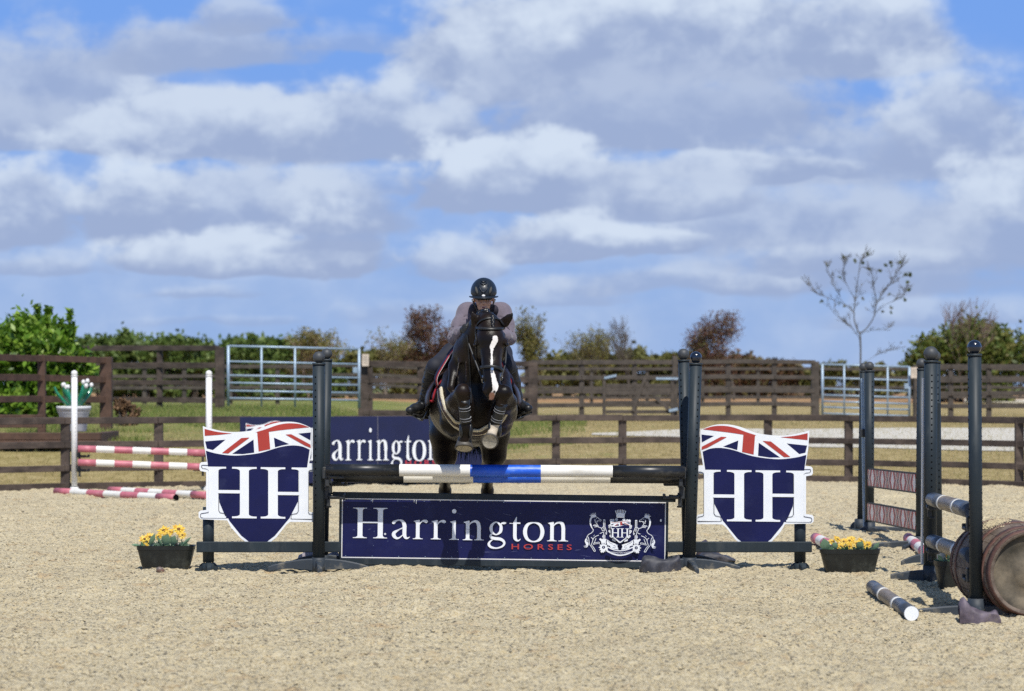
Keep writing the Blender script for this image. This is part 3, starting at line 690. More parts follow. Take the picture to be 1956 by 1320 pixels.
shrub('hedge', 'reddish brown hedge behind the fence under the large copper tree', 'hedge', 1430, 118, 680, 760, 210, 25, leaf_mat('brown_hedge', (.10, .05, .03), (.15, .09, .045), (.12, .12, .04), .2), .19, 8000, 60, flat=1, depth=.25)
shrub('hedge', 'dull green hedge seen through and beside the right-hand steel gate', 'hedge', 1640, 120, 697, 760, 320, 26, LG_OLIVE, .19, 8000, 70, flat=1, depth=.2)
tree('birch_tree', 'young tree with thin yellow-green leaves just right of the horse head', 'tree', 1040, 100, 588, 110, 54, LG_YEL, .065, 3, 4, .8, 4, .28, .04, up=.3, first=.12, fill=40)
tree('bare_bush', 'grey leafless bush right of the yellow-green tree', 'bush', 1122, 104, 618, 100, 55, LG_YEL, .06, 2, 4, .8, 4, .2, .03, up=.45, first=.1, thin=.9)
tree('bare_tree', 'small grey leafless tree with an upright centre stem behind the hedge', 'tree', 1205, 104, 600, 120, 56, None, .06, 2, 4, .65, 4, .2, .045, up=.35, first=.2)
tree('copper_tree', 'broad tree with dark red leaves and a rounded crown, right of centre', 'tree', 1402, 100, 596, 172, 57, LG_RED, .060, 5, 4, 1.0, 4, .34, .05, up=.10, first=.2, fill=60)
tree('young_tree', 'small bare brown tree directly beside the large copper tree', 'tree', 1345, 101, 640, 60, 58, LG_OLIVE, .07, 4, 3, .7, 4, .22, .03, up=.3, first=.15)
shrub('round_shrub', 'large rounded green shrub at the right edge behind the paddock fence', 'bush', 1862, 88, 618, 760, 290, 27, LG_ROUND, .13, 20000, 70, depth=.6)
tree('bare_bush', 'brown leafless upright twigs standing in front of the round green shrub', 'bush', 1842, 82, 568, 104, 60, None, .05, 2, 4, .5, 3, .2, .03, up=.42, first=.3, bark=mat('brown_twig', (.20, .14, .115), rough=.9), thin=.75)
shrub('dead_bush', 'dead brown curled bush by the tall corner post', 'bush', 236, 45.5, 758, 830, 54, 28, LG_DRY, .05, 1300, 14)

def sapling():
    d = 72; rr = np.random.RandomState(5); O = Vector((wx(1641, d), d - 20, float(terrain(wx(1641, d), d - 20))))
    root = thing('sapling', 'tall slender sapling with bare fanned branches and a few green leaf tufts at the tips', 'tree', O)
    def Pp(px, py, dy=0): return at(px, py, d - 20) + Vector((0, dy, 0)) - O
    mb = MB(); tufts = []
    def br(pts, r0, r1, dy=0, twigs=5, tw=20):
        k = len(pts); q = cr([Pp(x, y, dy * i / (k - 1)) for i, (x, y) in enumerate(pts)], 5); n = len(q)
        mb.tube([Vector(t) for t in q], [(r0 + (r1 - r0) * i / (n - 1)) * .6 for i in range(n)], 6, cap=False)
        for j in range(int(twigs * 2.4)):
            i = rr.randint(n // 3, n - 1); b = Vector(q[i]); t = (Vector(q[i + 1]) - b).normalized()
            dv = (t + Vector((rr.normal(0, .55), rr.normal(0, .55), rr.normal(.1, .3)))).normalized(); L = rr.uniform(.5, 1.1) * tw * d / FPX
            m = b + dv * L * .5 + Vector((0, 0, .02)); e = b + dv * L + Vector((0, 0, L * .12)); mb.tube([b, m, e], [.007, .006, .004], 4, cap=False)
            e2 = m + (dv + Vector((rr.normal(0, .6), rr.normal(0, .6), .2))).normalized() * L * .5; mb.tube([m, e2], [.0065, .0045], 4, cap=False); e3 = m + (dv + Vector((rr.normal(0, .8), rr.normal(0, .6), .1))).normalized() * L * .4; mb.tube([m, e3], [.0065, .0045], 4, cap=False)
    br([(1641, 775), (1643, 720), (1644, 670), (1643, 635)], .050, .036, 0, 0)
    br([(1643, 665), (1641, 648), (1636, 640), (1625, 628), (1608, 615), (1590, 600), (1578, 582)], .022, .008, -.6, 9, 26)
    br([(1643, 640), (1634, 618), (1632, 598), (1636, 565), (1641, 530), (1646, 500), (1655, 490)], .035, .008, .3, 12, 26)
    br([(1643, 636), (1655, 627), (1668, 605), (1673, 580), (1688, 555), (1705, 530), (1722, 505)], .034, .007, -.4, 14, 28)
    br([(1633, 600), (1622, 585), (1600, 575), (1572, 563), (1552, 548), (1543, 540)], .017, .005, .5, 9, 26)
    br([(1636, 575), (1622, 555), (1610, 530), (1608, 510), (1612, 492)], .014, .004, -.5, 9, 22)
    br([(1632, 598), (1612, 577), (1600, 550), (1588, 520), (1584, 505)], .015, .004, .7, 9, 22)
    br([(1670, 598), (1692, 582), (1715, 572), (1732, 560), (1738, 552)], .015, .004, .6, 10, 22)
    br([(1673, 578), (1668, 555), (1664, 530), (1654, 512)], .013, .004, -.6, 8, 20)
    br([(1688, 555), (1700, 545), (1722, 530), (1740, 525)], .012, .004, .3, 7, 18)
    br([(1643, 640), (1662, 630), (1690, 630), (1706, 620)], .012, .004, .3, 6, 18)
    br([(1647, 700), (1664, 685), (1690, 672), (1722, 667)], .013, .004, .5, 6, 22)
    mb.build('trunk', mat('sapling_bark', (.11, .105, .095), rough=.85), root)
    T = [(1613, 491, 1), (1657, 485, 1.1), (1634, 498, .8), (1647, 502, 1.1), (1584, 505, .7), (1687, 507, .8), (1700, 502, 1.1), (1704, 508, .9), (1720, 501, 1.3), (1684, 516, 1), (1741, 524, 1.2), (1727, 526, .9), (1729, 540, .8), (1731, 555, 1), (1733, 572, .8), (1569, 577, .9), (1603, 580, .6), (1605, 528, .5), (1662, 513, .8), (1700, 562, .7), (1686, 595, .6), (1645, 573, .5), (1697, 598, .8), (1700, 588, .6), (1617, 585, .5)]
    C = []; 
    for (x, y, s) in T: C += [tuple(Pp(x, y, rr.uniform(-.5, .5)))] * int(6 * s * s + 2)
    V, F = leaves_mesh(rr, C, 2, .045, .06, 1.5); mesh_np('crown', V, F, leaf_mat('tuft_leaf', (.05, .085, .02), (.09, .12, .03), (.16, .13, .05), .2), root)
sapling()
# ------------------------------------------------------------------ lettering and emblem tracing
class Art:
    """flat vinyl shapes in traced units; each new shape sits a hair in front of the last one"""
    def __init__(s, fx, fz, step=.00025, y0=0.0, th=.0006):
        s.fx, s.fz, s.step, s.y, s.th, s.mb = fx, fz, step, y0, th, MB(); s.mats = []
    def mi(s, m):
        if m not in s.mats: s.mats.append(m)
        return s.mats.index(m)
    def poly(s, pts, m):
        s.y -= s.step; P = [(s.fx(p[0], p[1]), s.fz(p[0], p[1])) for p in pts]
        s.mb.prism(P, s.y, s.y + s.step * .4, s.mi(m)); return s
    def ribbon(s, pts, m, w=None, n=6, closed=False, smooth=True):
        """pts: (x, y) or (x, y, width)"""
        P = [(p[0], p[1], (p[2] if len(p) > 2 else w)) for p in pts]
        if closed: P = P + [P[0]]
        Q = cr(P, n) if smooth and len(P) > 2 else [np.array(p, float) for p in P]
        if closed and smooth:
            ext = [P[-2]] + P + [P[1]]; Q = cr(ext, n)[n:-n]
        L = []; Rr = []
        for i, q in enumerate(Q):
            a = Q[max(i - 1, 0)]; b = Q[min(i + 1, len(Q) - 1)]
            if closed and i in (0, len(Q) - 1): a, b = Q[-2], Q[1]
            t = (b - a)[:2]; l = math.hypot(*t) or 1; nx_, ny_ = -t[1] / l, t[0] / l; h = max(q[2], .01) / 2
            L.append((q[0] + nx_ * h, q[1] + ny_ * h)); Rr.append((q[0] - nx_ * h, q[1] - ny_ * h))
        s.y -= s.step; f = lambda p: (s.fx(*p), s.y, s.fz(*p)); vs = [f(p) for p in L] + [f(p) for p in Rr]; k = len(L)
        fs = []
        for i in range(k - 1):
            q = (i, i + 1, k + i + 1, k + i); a, b, c = (vs[j] for j in q[:3])
            ar = (b[0] - a[0]) * (c[2] - a[2]) - (b[2] - a[2]) * (c[0] - a[0]); fs.append(q if ar > 0 else q[::-1])
        s.mb._add(vs, fs, s.mi(m)); return s
    def disc(s, x, y, r, m, n=20, ry=None): return s.poly([(x + r * math.cos(2 * math.pi * k / n), y + (ry or r) * math.sin(2 * math.pi * k / n)) for k in range(n)], m)
    def build(s, name, parent): return s.mb.build(name, s.mats, parent)

def bracket_stem(x0, x1, yt, yb, sl, sr, th, top=True, bot=True, br=6):
    """serif stem outline (y down): stem x0..x1, serifs reach sl left and sr right, th serif thickness"""
    def q(cx, cy, dx, dy):      # quarter curve from (cx+dx,cy) to (cx,cy+dy)
        return [(cx + dx * (1 - math.sin(t)), cy + dy * (1 - math.cos(t))) for t in np.linspace(0, math.pi / 2, 6)]
    P = []
    if top:
        P += [(x0 - sl, yt), (x1 + sr, yt), (x1 + sr, yt + th)] + [(x1 + sr * .75 * (1 - math.sin(t)), yt + th + br * (1 - math.cos(t))) for t in np.linspace(0, math.pi / 2, 6)]
    else: P += [(x0, yt), (x1, yt)]
    if bot:
        P += [(x1 + sr * .75 * (1 - math.cos(t)), yb - th - br * (1 - math.sin(t))) for t in np.linspace(0, math.pi / 2, 6)] + [(x1 + sr, yb - th), (x1 + sr, yb), (x0 - sl, yb), (x0 - sl, yb - th)]
        P += [(x0 - sl * .75 * (1 - math.sin(t)), yb - th - br * (1 - math.cos(t))) for t in np.linspace(0, math.pi / 2, 6)]
    else: P += [(x1, yb), (x0, yb)]
    if top: P += [(x0 - sl * .75 * (1 - math.cos(t)), yt + th + br * (1 - math.sin(t))) for t in np.linspace(0, math.pi / 2, 6)] + [(x0 - sl, yt + th)]
    return P

def word_harrington(art, ox, oy, kx, ky, m, skip_h=False):
    """traced lettering; source units: x from 482, baseline 850, cap top 468 (6.52 units per photo pixel on the board)"""
    T = lambda x, y: (ox + (x - 482) * kx, oy + (y - 850) * ky)
    def po(P): art.poly([T(*p) for p in P], m)
    def ri(P, closed=False): art.ribbon([(T(p[0], p[1]) + (p[2] * (kx + ky) / 2,)) for p in P], m, closed=closed)
    po(bracket_stem(541, 603, 470, 848, 58, 54, 9, br=26)); po(bracket_stem(792, 856, 470, 848, 56, 54, 9, br=26)); po([(600, 641), (795, 641), (795, 660), (600, 660)])
    ri([(985, 668, 22), (990, 650, 40), (1015, 632, 24), (1055, 618, 15), (1100, 634, 34), (1124, 680, 48), (1125, 740, 48), (1126, 800, 46), (1140, 835, 34), (1165, 842, 20), (1193, 826, 5)])
    ri([(1106, 712, 10), (1050, 742, 17), (1000, 775, 40), (994, 810, 46), (1025, 842, 30), (1062, 838, 18), (1108, 800, 10)])
    def small_r(x):
        po(bracket_stem(x + 40, x + 86, 640, 852, 38, 40, 8, top=False, br=20)); po([(x + 8, 628), (x + 78, 612), (x + 86, 614), (x + 86, 645), (x + 40, 660), (x + 34, 643)])
        ri([(x + 80, 680, 6), (x + 98, 646, 14), (x + 130, 626, 24), (x + 165, 630, 38), (x + 176, 646, 26)])
    small_r(1228); small_r(1452)
    def small_i(x):
        po(bracket_stem(x + 40, x + 84, 640, 855, 38, 38, 8, top=False, br=20)); po([(x + 8, 632), (x + 76, 614), (x + 84, 616), (x + 84, 645), (x + 40, 662), (x + 34, 645)])
    small_i(1680); c = T(1742, 500); art.disc(c[0], c[1], 27 * kx, m, ry=27 * ky)
    def small_n(x):
        po(bracket_stem(x + 40, x + 85, 640, 857, 38, 36, 8, top=False, br=20)); po([(x + 8, 632), (x + 78, 614), (x + 85, 616), (x + 85, 645), (x + 40, 662), (x + 34, 645)])
        ri([(x + 80, 672, 6), (x + 105, 640, 16), (x + 150, 622, 26), (x + 188, 640, 42), (x + 202, 690, 46), (x + 203, 740, 46)])
        po(bracket_stem(x + 180, x + 226, 720, 857, 36, 38, 8, top=False, br=20))
    small_n(1850)
    g = lambda x, y: (482 + (x - 195) * 2.467, 468 + (y - 296) * 2.467)       # from the second tracing
    def rg(P, closed=False): ri([g(p[0], p[1]) + (p[2] * 2.467,) for p in P], closed)
    rg([(918, 361, 6), (940, 376, 13), (943, 395, 16), (938, 412, 13), (918, 424, 6), (898, 412, 13), (893, 395, 16), (897, 376, 13)], True)
    rg([(938, 374, 5), (950, 366, 9), (962, 366, 13), (965, 369, 8)]); rg([(902, 416, 5), (892, 426, 9), (892, 436, 13), (908, 443, 15), (938, 446, 15), (956, 456, 13), (960, 470, 11), (948, 484, 9), (922, 492, 7), (896, 488, 11), (883, 476, 13), (886, 462, 9), (903, 448, 4)])
    po([g(*p) for p in ((1002, 366), (1010, 352), (1019, 334), (1022, 334), (1022, 361), (1040, 361), (1040, 368), (1022, 368), (1022, 430), (1004, 430), (1004, 368), (986, 368), (986, 364))])
    rg([(1013, 428, 18), (1015, 442, 17), (1024, 452, 10), (1034, 452, 6), (1042, 444, 3)])
    rg([(1108, 361, 6), (1140, 373, 15), (1152, 408, 20), (1140, 444, 15), (1108, 457, 6), (1076, 444, 15), (1064, 408, 20), (1076, 373, 15)], True)
    small_n(482 + (1175 - 195) * 2.467)

def font_mesh(text, size, spacing, m, parent, name, loc, depth=.0006, xs=1.0, bold=0.0):
    cu = bpy.data.curves.new('txt', 'FONT'); cu.body = text; cu.size = size; cu.space_character = spacing; cu.extrude = depth / 2; cu.offset = bold; cu.resolution_u = 3
    tmp = bpy.data.objects.new('txt', cu); COL.objects.link(tmp); dg = bpy.context.evaluated_depsgraph_get(); me = bpy.data.meshes.new_from_object(tmp.evaluated_get(dg))
    bpy.data.objects.remove(tmp); bpy.data.curves.remove(cu)
    me.transform(Matrix.Diagonal((xs, 1, 1, 1))); me.transform(Matrix.Rotation(R(90), 4, 'X')); me.materials.clear()
    o = link_mesh(name, me, m, parent, False); o.location = loc; return o, max(v.co.x for v in me.vertices) - min(v.co.x for v in me.vertices)

# ---- shield with wavy flag band, traced units (y down); centre line x = 380, tip y = 1120
SH_TOP = cr([(75, 455), (120, 468), (200, 484), (290, 484), (380, 470), (460, 440), (530, 426), (600, 428), (655, 445), (688, 462)], 5)
def shield_shapes(art, full=True):
    top = [tuple(p) for p in SH_TOP]
    outer = top + [(690, 560), (672, 660)] + [(705, 660), (708, 700), (668, 705), (668, 930), (705, 935), (708, 985), (566, 985)] + [(545, 1000), (490, 1070), (425, 1124), (345, 1124), (285, 1075), (235, 1020), (212, 980)] + [(60, 972), (52, 960), (52, 938), (62, 928), (95, 925), (95, 712), (62, 705), (56, 690), (58, 665), (66, 657), (98, 655), (82, 560)]
    art.poly(outer, M_WHITE)
    # navy ground of the shield
    wave = [tuple(p) for p in cr([(92, 592), (150, 607), (230, 617), (300, 615), (400, 601), (500, 570), (570, 558), (630, 562), (676, 580)], 4)]
    art.poly(wave + [(660, 690), (612, 690), (612, 862), (560, 968), (480, 1065), (412, 1117), (356, 1117), (290, 1065), (225, 985), (165, 860), (165, 690), (106, 690)], M_NAVY)
    art.poly([(166, 838), (610, 838), (610, 872), (560, 970), (206, 970), (168, 880)], M_NAVY)
    # flag band fields
    art.poly([(88, 540), (203, 529), (132, 588), (98, 580)], M_NAVY); art.poly([(360, 527), (364, 600), (300, 609), (240, 608)], M_NAVY)
    art.poly([(475, 515), (560, 550), (520, 558), (481, 569)], M_NAVY); art.poly([(612, 491), (682, 484), (680, 528)], M_NAVY)
    rt = [tuple(p) for p in cr([(85, 470), (140, 483), (190, 490), (240, 494)], 4)]; art.poly(rt + [(160, 503), (86, 509)], M_REDV)
    art.poly([tuple(p) for p in cr([(372, 486), (430, 468), (500, 443), (560, 434), (620, 438), (672, 454)], 4)] + [tuple(p) for p in cr([(672, 455), (600, 463), (520, 472), (450, 482)], 3)] + [(383, 486)], M_REDV)
    art.poly([(381, 486), (446, 476), (454, 579), (389, 593)], M_REDV)
    art.poly([(292, 519), (338, 516), (218, 606), (183, 604)], M_REDV); art.poly([(540, 497), (572, 495), (680, 552), (682, 570), (650, 558)], M_REDV)
    # left and right backing plates of the initials get a thin dark outline, then the white initials
    def outl(pts): art.ribbon(pts, M_LINE, w=3.2, smooth=False)
    outl([(102, 690), (72, 688), (68, 684), (68, 676), (72, 673), (108, 674)]); outl([(72, 690), (104, 694), (110, 706), (112, 928), (104, 938), (66, 944), (62, 950), (62, 962), (66, 967), (206, 967)])
    outl([(165, 706), (165, 925), (172, 938), (204, 944), (206, 967)]); outl([(612, 706), (612, 925), (604, 938), (574, 944), (570, 967)])
    outl([(570, 967), (702, 970), (702, 946), (674, 940), (668, 928), (668, 712), (676, 700), (704, 696), (704, 675)])
    th = 10
    for (a, b, sl, sr) in ((108, 162, 34, 44), (284, 334, 44, 44), (443, 497, 42, 42), (617, 668, 42, 36)): art.poly(bracket_stem(a, b, 681, 968, sl, sr, th, br=13), M_WHITE)
    art.poly([(158, 811), (288, 811), (288, 829), (158, 829)], M_WHITE); art.poly([(493, 818), (620, 818), (620, 836), (493, 836)], M_WHITE)

def shield_board_mesh(parent, fx, fz, name='shield_board', y=0.0, th=.012):
    """panel body cut to the outline, with the printed face as a sub-part"""
    top = [tuple(p) for p in SH_TOP]
    outer = top + [(690, 560), (673, 657), (700, 657), (708, 664), (708, 692), (700, 702), (670, 706), (670, 928), (702, 934), (709, 942), (709, 978), (702, 986), (566, 986), (545, 1002), (490, 1072), (425, 1125), (345, 1125), (285, 1077), (235, 1022), (212, 981), (64, 976), (52, 966), (51, 938), (60, 928), (94, 924), (94, 712), (62, 706), (55, 694), (57, 667), (66, 657), (98, 654), (82, 560)]
    art = Art(fx, fz, y0=y); b = MB(); b.prism([(fx(*p), fz(*p)) for p in outer], y, y + th, 0)
    o = b.build(name, M_WHITE, parent); shield_shapes(art); art.build('printed_face', o); return o
# ------------------------------------------------------------------ show jumping gear
def post_mesh(H, r=.048, lean=0.0, hole_dir=(0.35, -1), z0=.08, hole_sp=.052, mats=None, n=16):
    mb = MB(); top = Vector((lean, 0, H)); bot = Vector((0, 0, z0))
    mb.tube([bot, top], [r * .98, r], n, 0, cap=True); d = (top - bot).normalized()
    mb.tube([top - d * .004, top + d * .012], [r * 1.10, r * 1.10], n, 0)
    for hd in (hole_dir if isinstance(hole_dir, list) else [hole_dir]):
        h = Vector((hd[0], hd[1], 0)).normalized(); k = int((H - .5) / hole_sp)
        for i in range(k):
            p = bot.lerp(top, 1 - (.10 + i * hole_sp) / (H - z0)); M = h.to_track_quat('Z', 'Y').to_matrix()
            mb.lathe([(0, .0012), (.0062, .0012), (.0066, -.002)], 8, p + h * (r * .985), M, 1, False)
    return mb
def foot_mesh(arms, hub_z=.105):
    """arms: list of (angle in degrees, length, height at hub)"""
    mb = MB()
    for ang, L, hz in arms:
        a = R(ang); dv = Vector((math.cos(a), math.sin(a), 0)); n = 8; sd_ = Vector((-dv.y, dv.x, 0)); vs = []
        for i in range(n + 1):
            t = i / n; z = .028 + (hz - .028) * math.cos(t * math.pi / 2) ** .9 if t < 1 else .026
            hgt = .06 * (1 - t) + .026; w = .042 * (1 - .35 * t); c = dv * (.03 + (L - .03) * t)
            for sx, sz in ((-1, 1), (-.7, 1.12), (.7, 1.12), (1, 1), (1, 0), (-1, 0)):
                vs.append(c + sd_ * w * .5 * sx * 1.3 + Vector((0, 0, max(z - hgt, -.03) + (z - max(z - hgt, -.03)) * min(sz, 1) + (.008 if sz > 1 else 0))))
        fs = [(i * 6 + k, i * 6 + (k + 1) % 6, (i + 1) * 6 + (k + 1) % 6, (i + 1) * 6 + k) for i in range(n) for k in range(6)]
        mb._add(vs, fs, 0, False); b0 = len(mb.v) - len(vs); mb.f.append(tuple(b0 + k for k in range(6))); mb.mi.append(0); mb.sm.append(False)
        mb.f.append(tuple(b0 + n * 6 + k for k in range(6))[::-1]); mb.mi.append(0); mb.sm.append(False)
    mb.tube([(0, 0, -.02), (0, 0, hub_z)], [.058, .056], 14)
    return mb
def cup_mesh(s=1):
    """pole cup reaching towards +x * s from the post"""
    mb = MB(); mb.box((0.012 * s, 0, -.02), (.045, .07, .095), None, 0, .006)
    mb.tube([(0.03 * s, -.03, -.035), (.06 * s, -.035, -.05), (.12 * s, -.03, -.045)], .016, 8); mb.box((.10 * s, 0, -.055), (.13, .085, .022), None, 0, .006)
    mb.box((.155 * s, 0, -.040), (.02, .085, .03), None, 0, .004); mb.box((0.03 * s, -.02, -.095), (.03, .03, .06), None, 0, .004); mb.box((.03 * s, 0, -.128), (.045, .04, .014), None, 0, .003)
    return mb
def stand(name, label, x, Y, H=1.73, r=.048, lean=0, ball=None, arms=(), ball_m=None, holes=(0.35, -1), post_m=None, group=None, foot_m=None, rb=.048, rotz=0, hole_sp=.052, cat='jump stand'):
    root = thing(name, label, cat, (x, Y, 0), rotz, group)
    p = post_mesh(H, r, lean, holes, hole_sp=hole_sp).build('post', [post_m or M_POST, M_HOLE], root)
    MB().ball((lean * 1.02, 0, H + .012 + rb * .93), rb, 20).build('finial', ball_m or M_BALL, root)
    if arms: foot_mesh(arms).build('foot', foot_m or M_POSTF, root)
    return root

ARM4 = [(180, .40, .088), (0, .40, .088), (-84, .34, .08), (95, .34, .08)]
# -- left wing
def wing(side, label, x, Y, px_tip_top, lean, shield_fn, label2):
    root = stand('jump_wing', label, x, Y, 1.64, .0485, lean, arms=ARM4, ball_m=M_BALL if side < 0 else M_BALLN, holes=((-.55, -1) if side < 0 else (.55, -1)), cat='jump wing')
    s = side; xo = s * .895
    MB().tube([(xo, .135, .06), (xo, .135, .50)], .046, 14).build('outer_post', M_POST, root)
    foot_mesh([(180, .075, .06), (0, .075, .06), (-80, .12, .06), (95, .12, .06)], .06).build('foot', M_POST, root).location = (xo, .135, -.01)
    MB().box((s * .455 - s * .05, .058, .185), (1.15 , .045, .085), None, 0, .006).build('bottom_rail', M_POST, root)
    for z in (.635, .80): cup_mesh(-s).build('cup', M_CUP, root).location = (-s * .045, .03 if z < .7 else -.07, z)
    return root
WL = wing(-1, 'left jump wing with navy HH shield, left end of the blue and white pole', wx(609, 20), 0, 0, 0.0, None, '')
kk = 1 / 2.934 / 240.0
def ux(px): return (px - 978) / 240.0
def sfx(zx): return (360 + zx / 2.934 - 978) / 240.0 - WL.location.x
def sfz(zy): return CAM_Z - (660 + zy / 2.934 - 742) / 239.0
SB = shield_board_mesh(WL, lambda x, y: sfx(x), lambda x, y: sfz(y) , y=.012 + .05, th=.012)
SB.location = (0, 0, 0)
WR = wing(1, 'right jump wing with navy HH shield, beside the black end of the pole', wx(1317, 20), 0, 0, 0.05, None, '')
def rfx(zx): return -(360 + zx / 2.934 - 489) / 240.0 + (1444.5 - 978) / 240.0 - WR.location.x     # mirrored about the centre line
def rfz(zy): return CAM_Z - (666 + zy / 2.934 - 742) / 239.0
SBR = shield_board_mesh(WR, lambda x, y: rfx(x), lambda x, y: rfz(y), y=.012 + .05, th=.012)
for o, dx, sg in ((SB, sfx(380), 1), (SBR, rfx(380), 1)):
    me = o.data
    for ob in (o, o.children[0]):                       # lean the boards slightly, as they hang
        for v in ob.data.vertices:
            v.co.z -= (v.co.x - dx) * .010 * sg
# -- second pair of stands behind
S1 = stand('jump_stand', 'dark stand just behind the left wing post, leaning slightly inwards', wx(617, 20.3), .30, 1.675, .043, .03, arms=[(180, .3, .1), (0, .3, .1)], holes=(-.3, -1), rb=.045)
S2 = stand('jump_stand', 'dark grey-topped stand just behind the right wing post, leaning inwards', wx(1314, 20.3), .30, 1.67, .044, -.035, arms=[(180, .3, .1), (0, .3, .1)], holes=(-.8, -1), rb=.047)
for s_, r_ in ((1, S1), (-1, S2)): cup_mesh(s_).build('cup', M_CUP, r_).location = (.04 * s_, -.14, .735)

def pole(name, label, a, b, r, segs, group=None, ends=None, n=20):
    """segs: (t0, t1, material)"""
    a = Vector(a); b = Vector(b); mid = (a + b) / 2; d = (b - a); mb = MB(); mats = []
    for t0, t1, m in segs:
        if m not in mats: mats.append(m)
        mb.tube([a + d * t0 - mid, a + d * t1 - mid], [r + (0.0008 if (t1 - t0) < .06 else 0)] * 2, n, mats.index(m), cap=(t0 == 0 or t1 == 1 or (t1 - t0) < .06))
    if ends:
        if ends not in mats: mats.append(ends)
        u = d.normalized()
        for p, s in ((a, -1), (b, 1)): mb.tube([p - mid + u * s * .0005, p - mid + u * s * .004], [r * .97, r * .95], n, mats.index(ends))
    o = mb.build(name, mats); o.location = mid; return tag(o, label, 'pole', group)
def tt(px0, px1, *cuts): return [(c - px0) / (px1 - px0) for c in cuts]
c = tt(623, 1308, 763, 898, 1033, 1170)
pole('jump_pole', 'upper blue, white and black pole lying across the front of the jump', ((623 - 978) * 19.9 / 4800, -.10, .806), ((1308 - 978) * 19.9 / 4800, -.10, .789), .0485,
     [(0, c[0], M_PBLACK), (c[0], c[1], M_PWHITE), (c[1], c[2], M_PBLUE), (c[2], c[3], M_PWHITE), (c[3], 1, M_PBLACK)])
c = tt(638, 1303, 772, 904, 1033, 1165)
pole('jump_pole', 'lower blue, white and black pole just behind and below the front one', ((638 - 978) / 238.5, .06, .748), ((1303 - 978) / 238.5, .06, .738), .0475,
     [(0, c[0], M_PBLACK), (c[0], c[1], M_PWHITE), (c[1], c[2], M_PBLUE), (c[2], c[3], M_PWHITE), (c[3], 1, M_PBLACK)])

# -- lettered board
def big_board():
    Yb = .13; k = (20 + Yb) / FPX                     # metres per photo pixel on the board
    cx, cy = 962.0, 1012.0; root = thing('jump_filler', 'long navy filler board with white serif lettering and crest under the poles', 'filler board', (wx(cx, 20 + Yb), Yb, CAM_Z - (cy - 742) * k))
    root.rotation_euler = (0, R(.72), 0)
    fx = lambda x, y=0: (x - cx) * k; fz = lambda x, y: -(y - cy) * k
    b = MB(); b.box((fx(962), .02, fz(0, 949.5)), (fx(1290) - fx(634), .045, 11.5 * k), None, 0, .004)
    b.box((fx(962), .02, fz(0, 1076)), (fx(1276) - fx(648), .045, 12 * k), None, 0, .004)
    for x in (650, 1274): b.box((fx(x), .02, fz(0, 1013)), (5 * k, .043, 121 * k), None, 0, .003)
    b.build('frame', M_POST, root)
    pnl = MB().box((fx(962), 0.006, fz(0, 1013)), (622 * k, .012, 117 * k), None, 0, .001).build('panel', M_NAVY, root)
    a = Art(lambda x, y: fx(x), lambda x, y: fz(x, y), y0=-.001)
    for q in ([(652.5, 955.5), (1271.5, 955.5), (1271.5, 957.3), (652.5, 957.3)], [(652.5, 1067.4), (1271.5, 1067.4), (1271.5, 1069.2), (652.5, 1069.2)], [(652.5, 957), (654.3, 957), (654.3, 1068), (652.5, 1068)], [(1269.7, 957), (1271.5, 957), (1271.5, 1068), (1269.7, 1068)]): a.poly(q, M_PVC_W)
    for i in range(13):
        for y in (959.5, 1065.3): a.disc(658 + i * 50.6 + (y > 1000) * 3, y, .8, M_GALV, 8)
    for (x, w_, h_) in ((711, 1.0, 6), (790, 1.6, 5), (794, 1.8, 8), (840, 1, 3), (1209, 3, 2), (1240, 1, 3)): a.poly([(x, 957), (x + w_, 957), (x + w_ * .6, 957 + h_), (x - .3, 957 + h_ * .8)], M_PVC_W)
    rs = np.random.RandomState(4); scr = mat('board_scratch', (.16, .18, .32), rough=.6)
    for i in range(26):
        x, y = rs.uniform(665, 1255), rs.uniform(962, 1060); L = rs.uniform(4, 20); q = rs.normal(0, .12)
        a.ribbon([(x, y, .12), (x + L * .5, y + L * q, rs.uniform(.25, .6)), (x + L, y + L * q * 1.6, .12)], scr, n=3)
    for i in range(16): a.disc(rs.uniform(660, 1265), rs.uniform(962, 1062), rs.uniform(.25, .5), M_GALV, 7)
    a.disc(1261.8, 990, 1.8, M_WHITE, 12, 2.4); a.disc(736, 1022.5, 2.0, mat('sticker_grey', (.6, .62, .66)), 10)
    a.build('trim', pnl)
    a = Art(lambda x, y: fx(x), lambda x, y: fz(x, y) , y0=-.006)
    word_harrington(a, 674.0, 1031.4, 1 / 6.52, 1 / 6.52, M_WHITE)
    a.build('lettering', root)
    M_REDT = mat('red_letters', (.42, .04, .035), rough=.5)
    o, w = font_mesh('HORSES', 14.6 * k, 1.55, M_REDT, root, 'red_lettering', (fx(976), -.0085, fz(0, 1048.6)), bold=.0006)
    s = 115 * k / w
    o.data.transform(Matrix.Diagonal((s, 1, 1, 1)))
    crest(root, lambda x, y: fx(1100 + x / 9.78), lambda x, y: fz(0, 950 + y / 9.78 + 1.2), k)
    return root
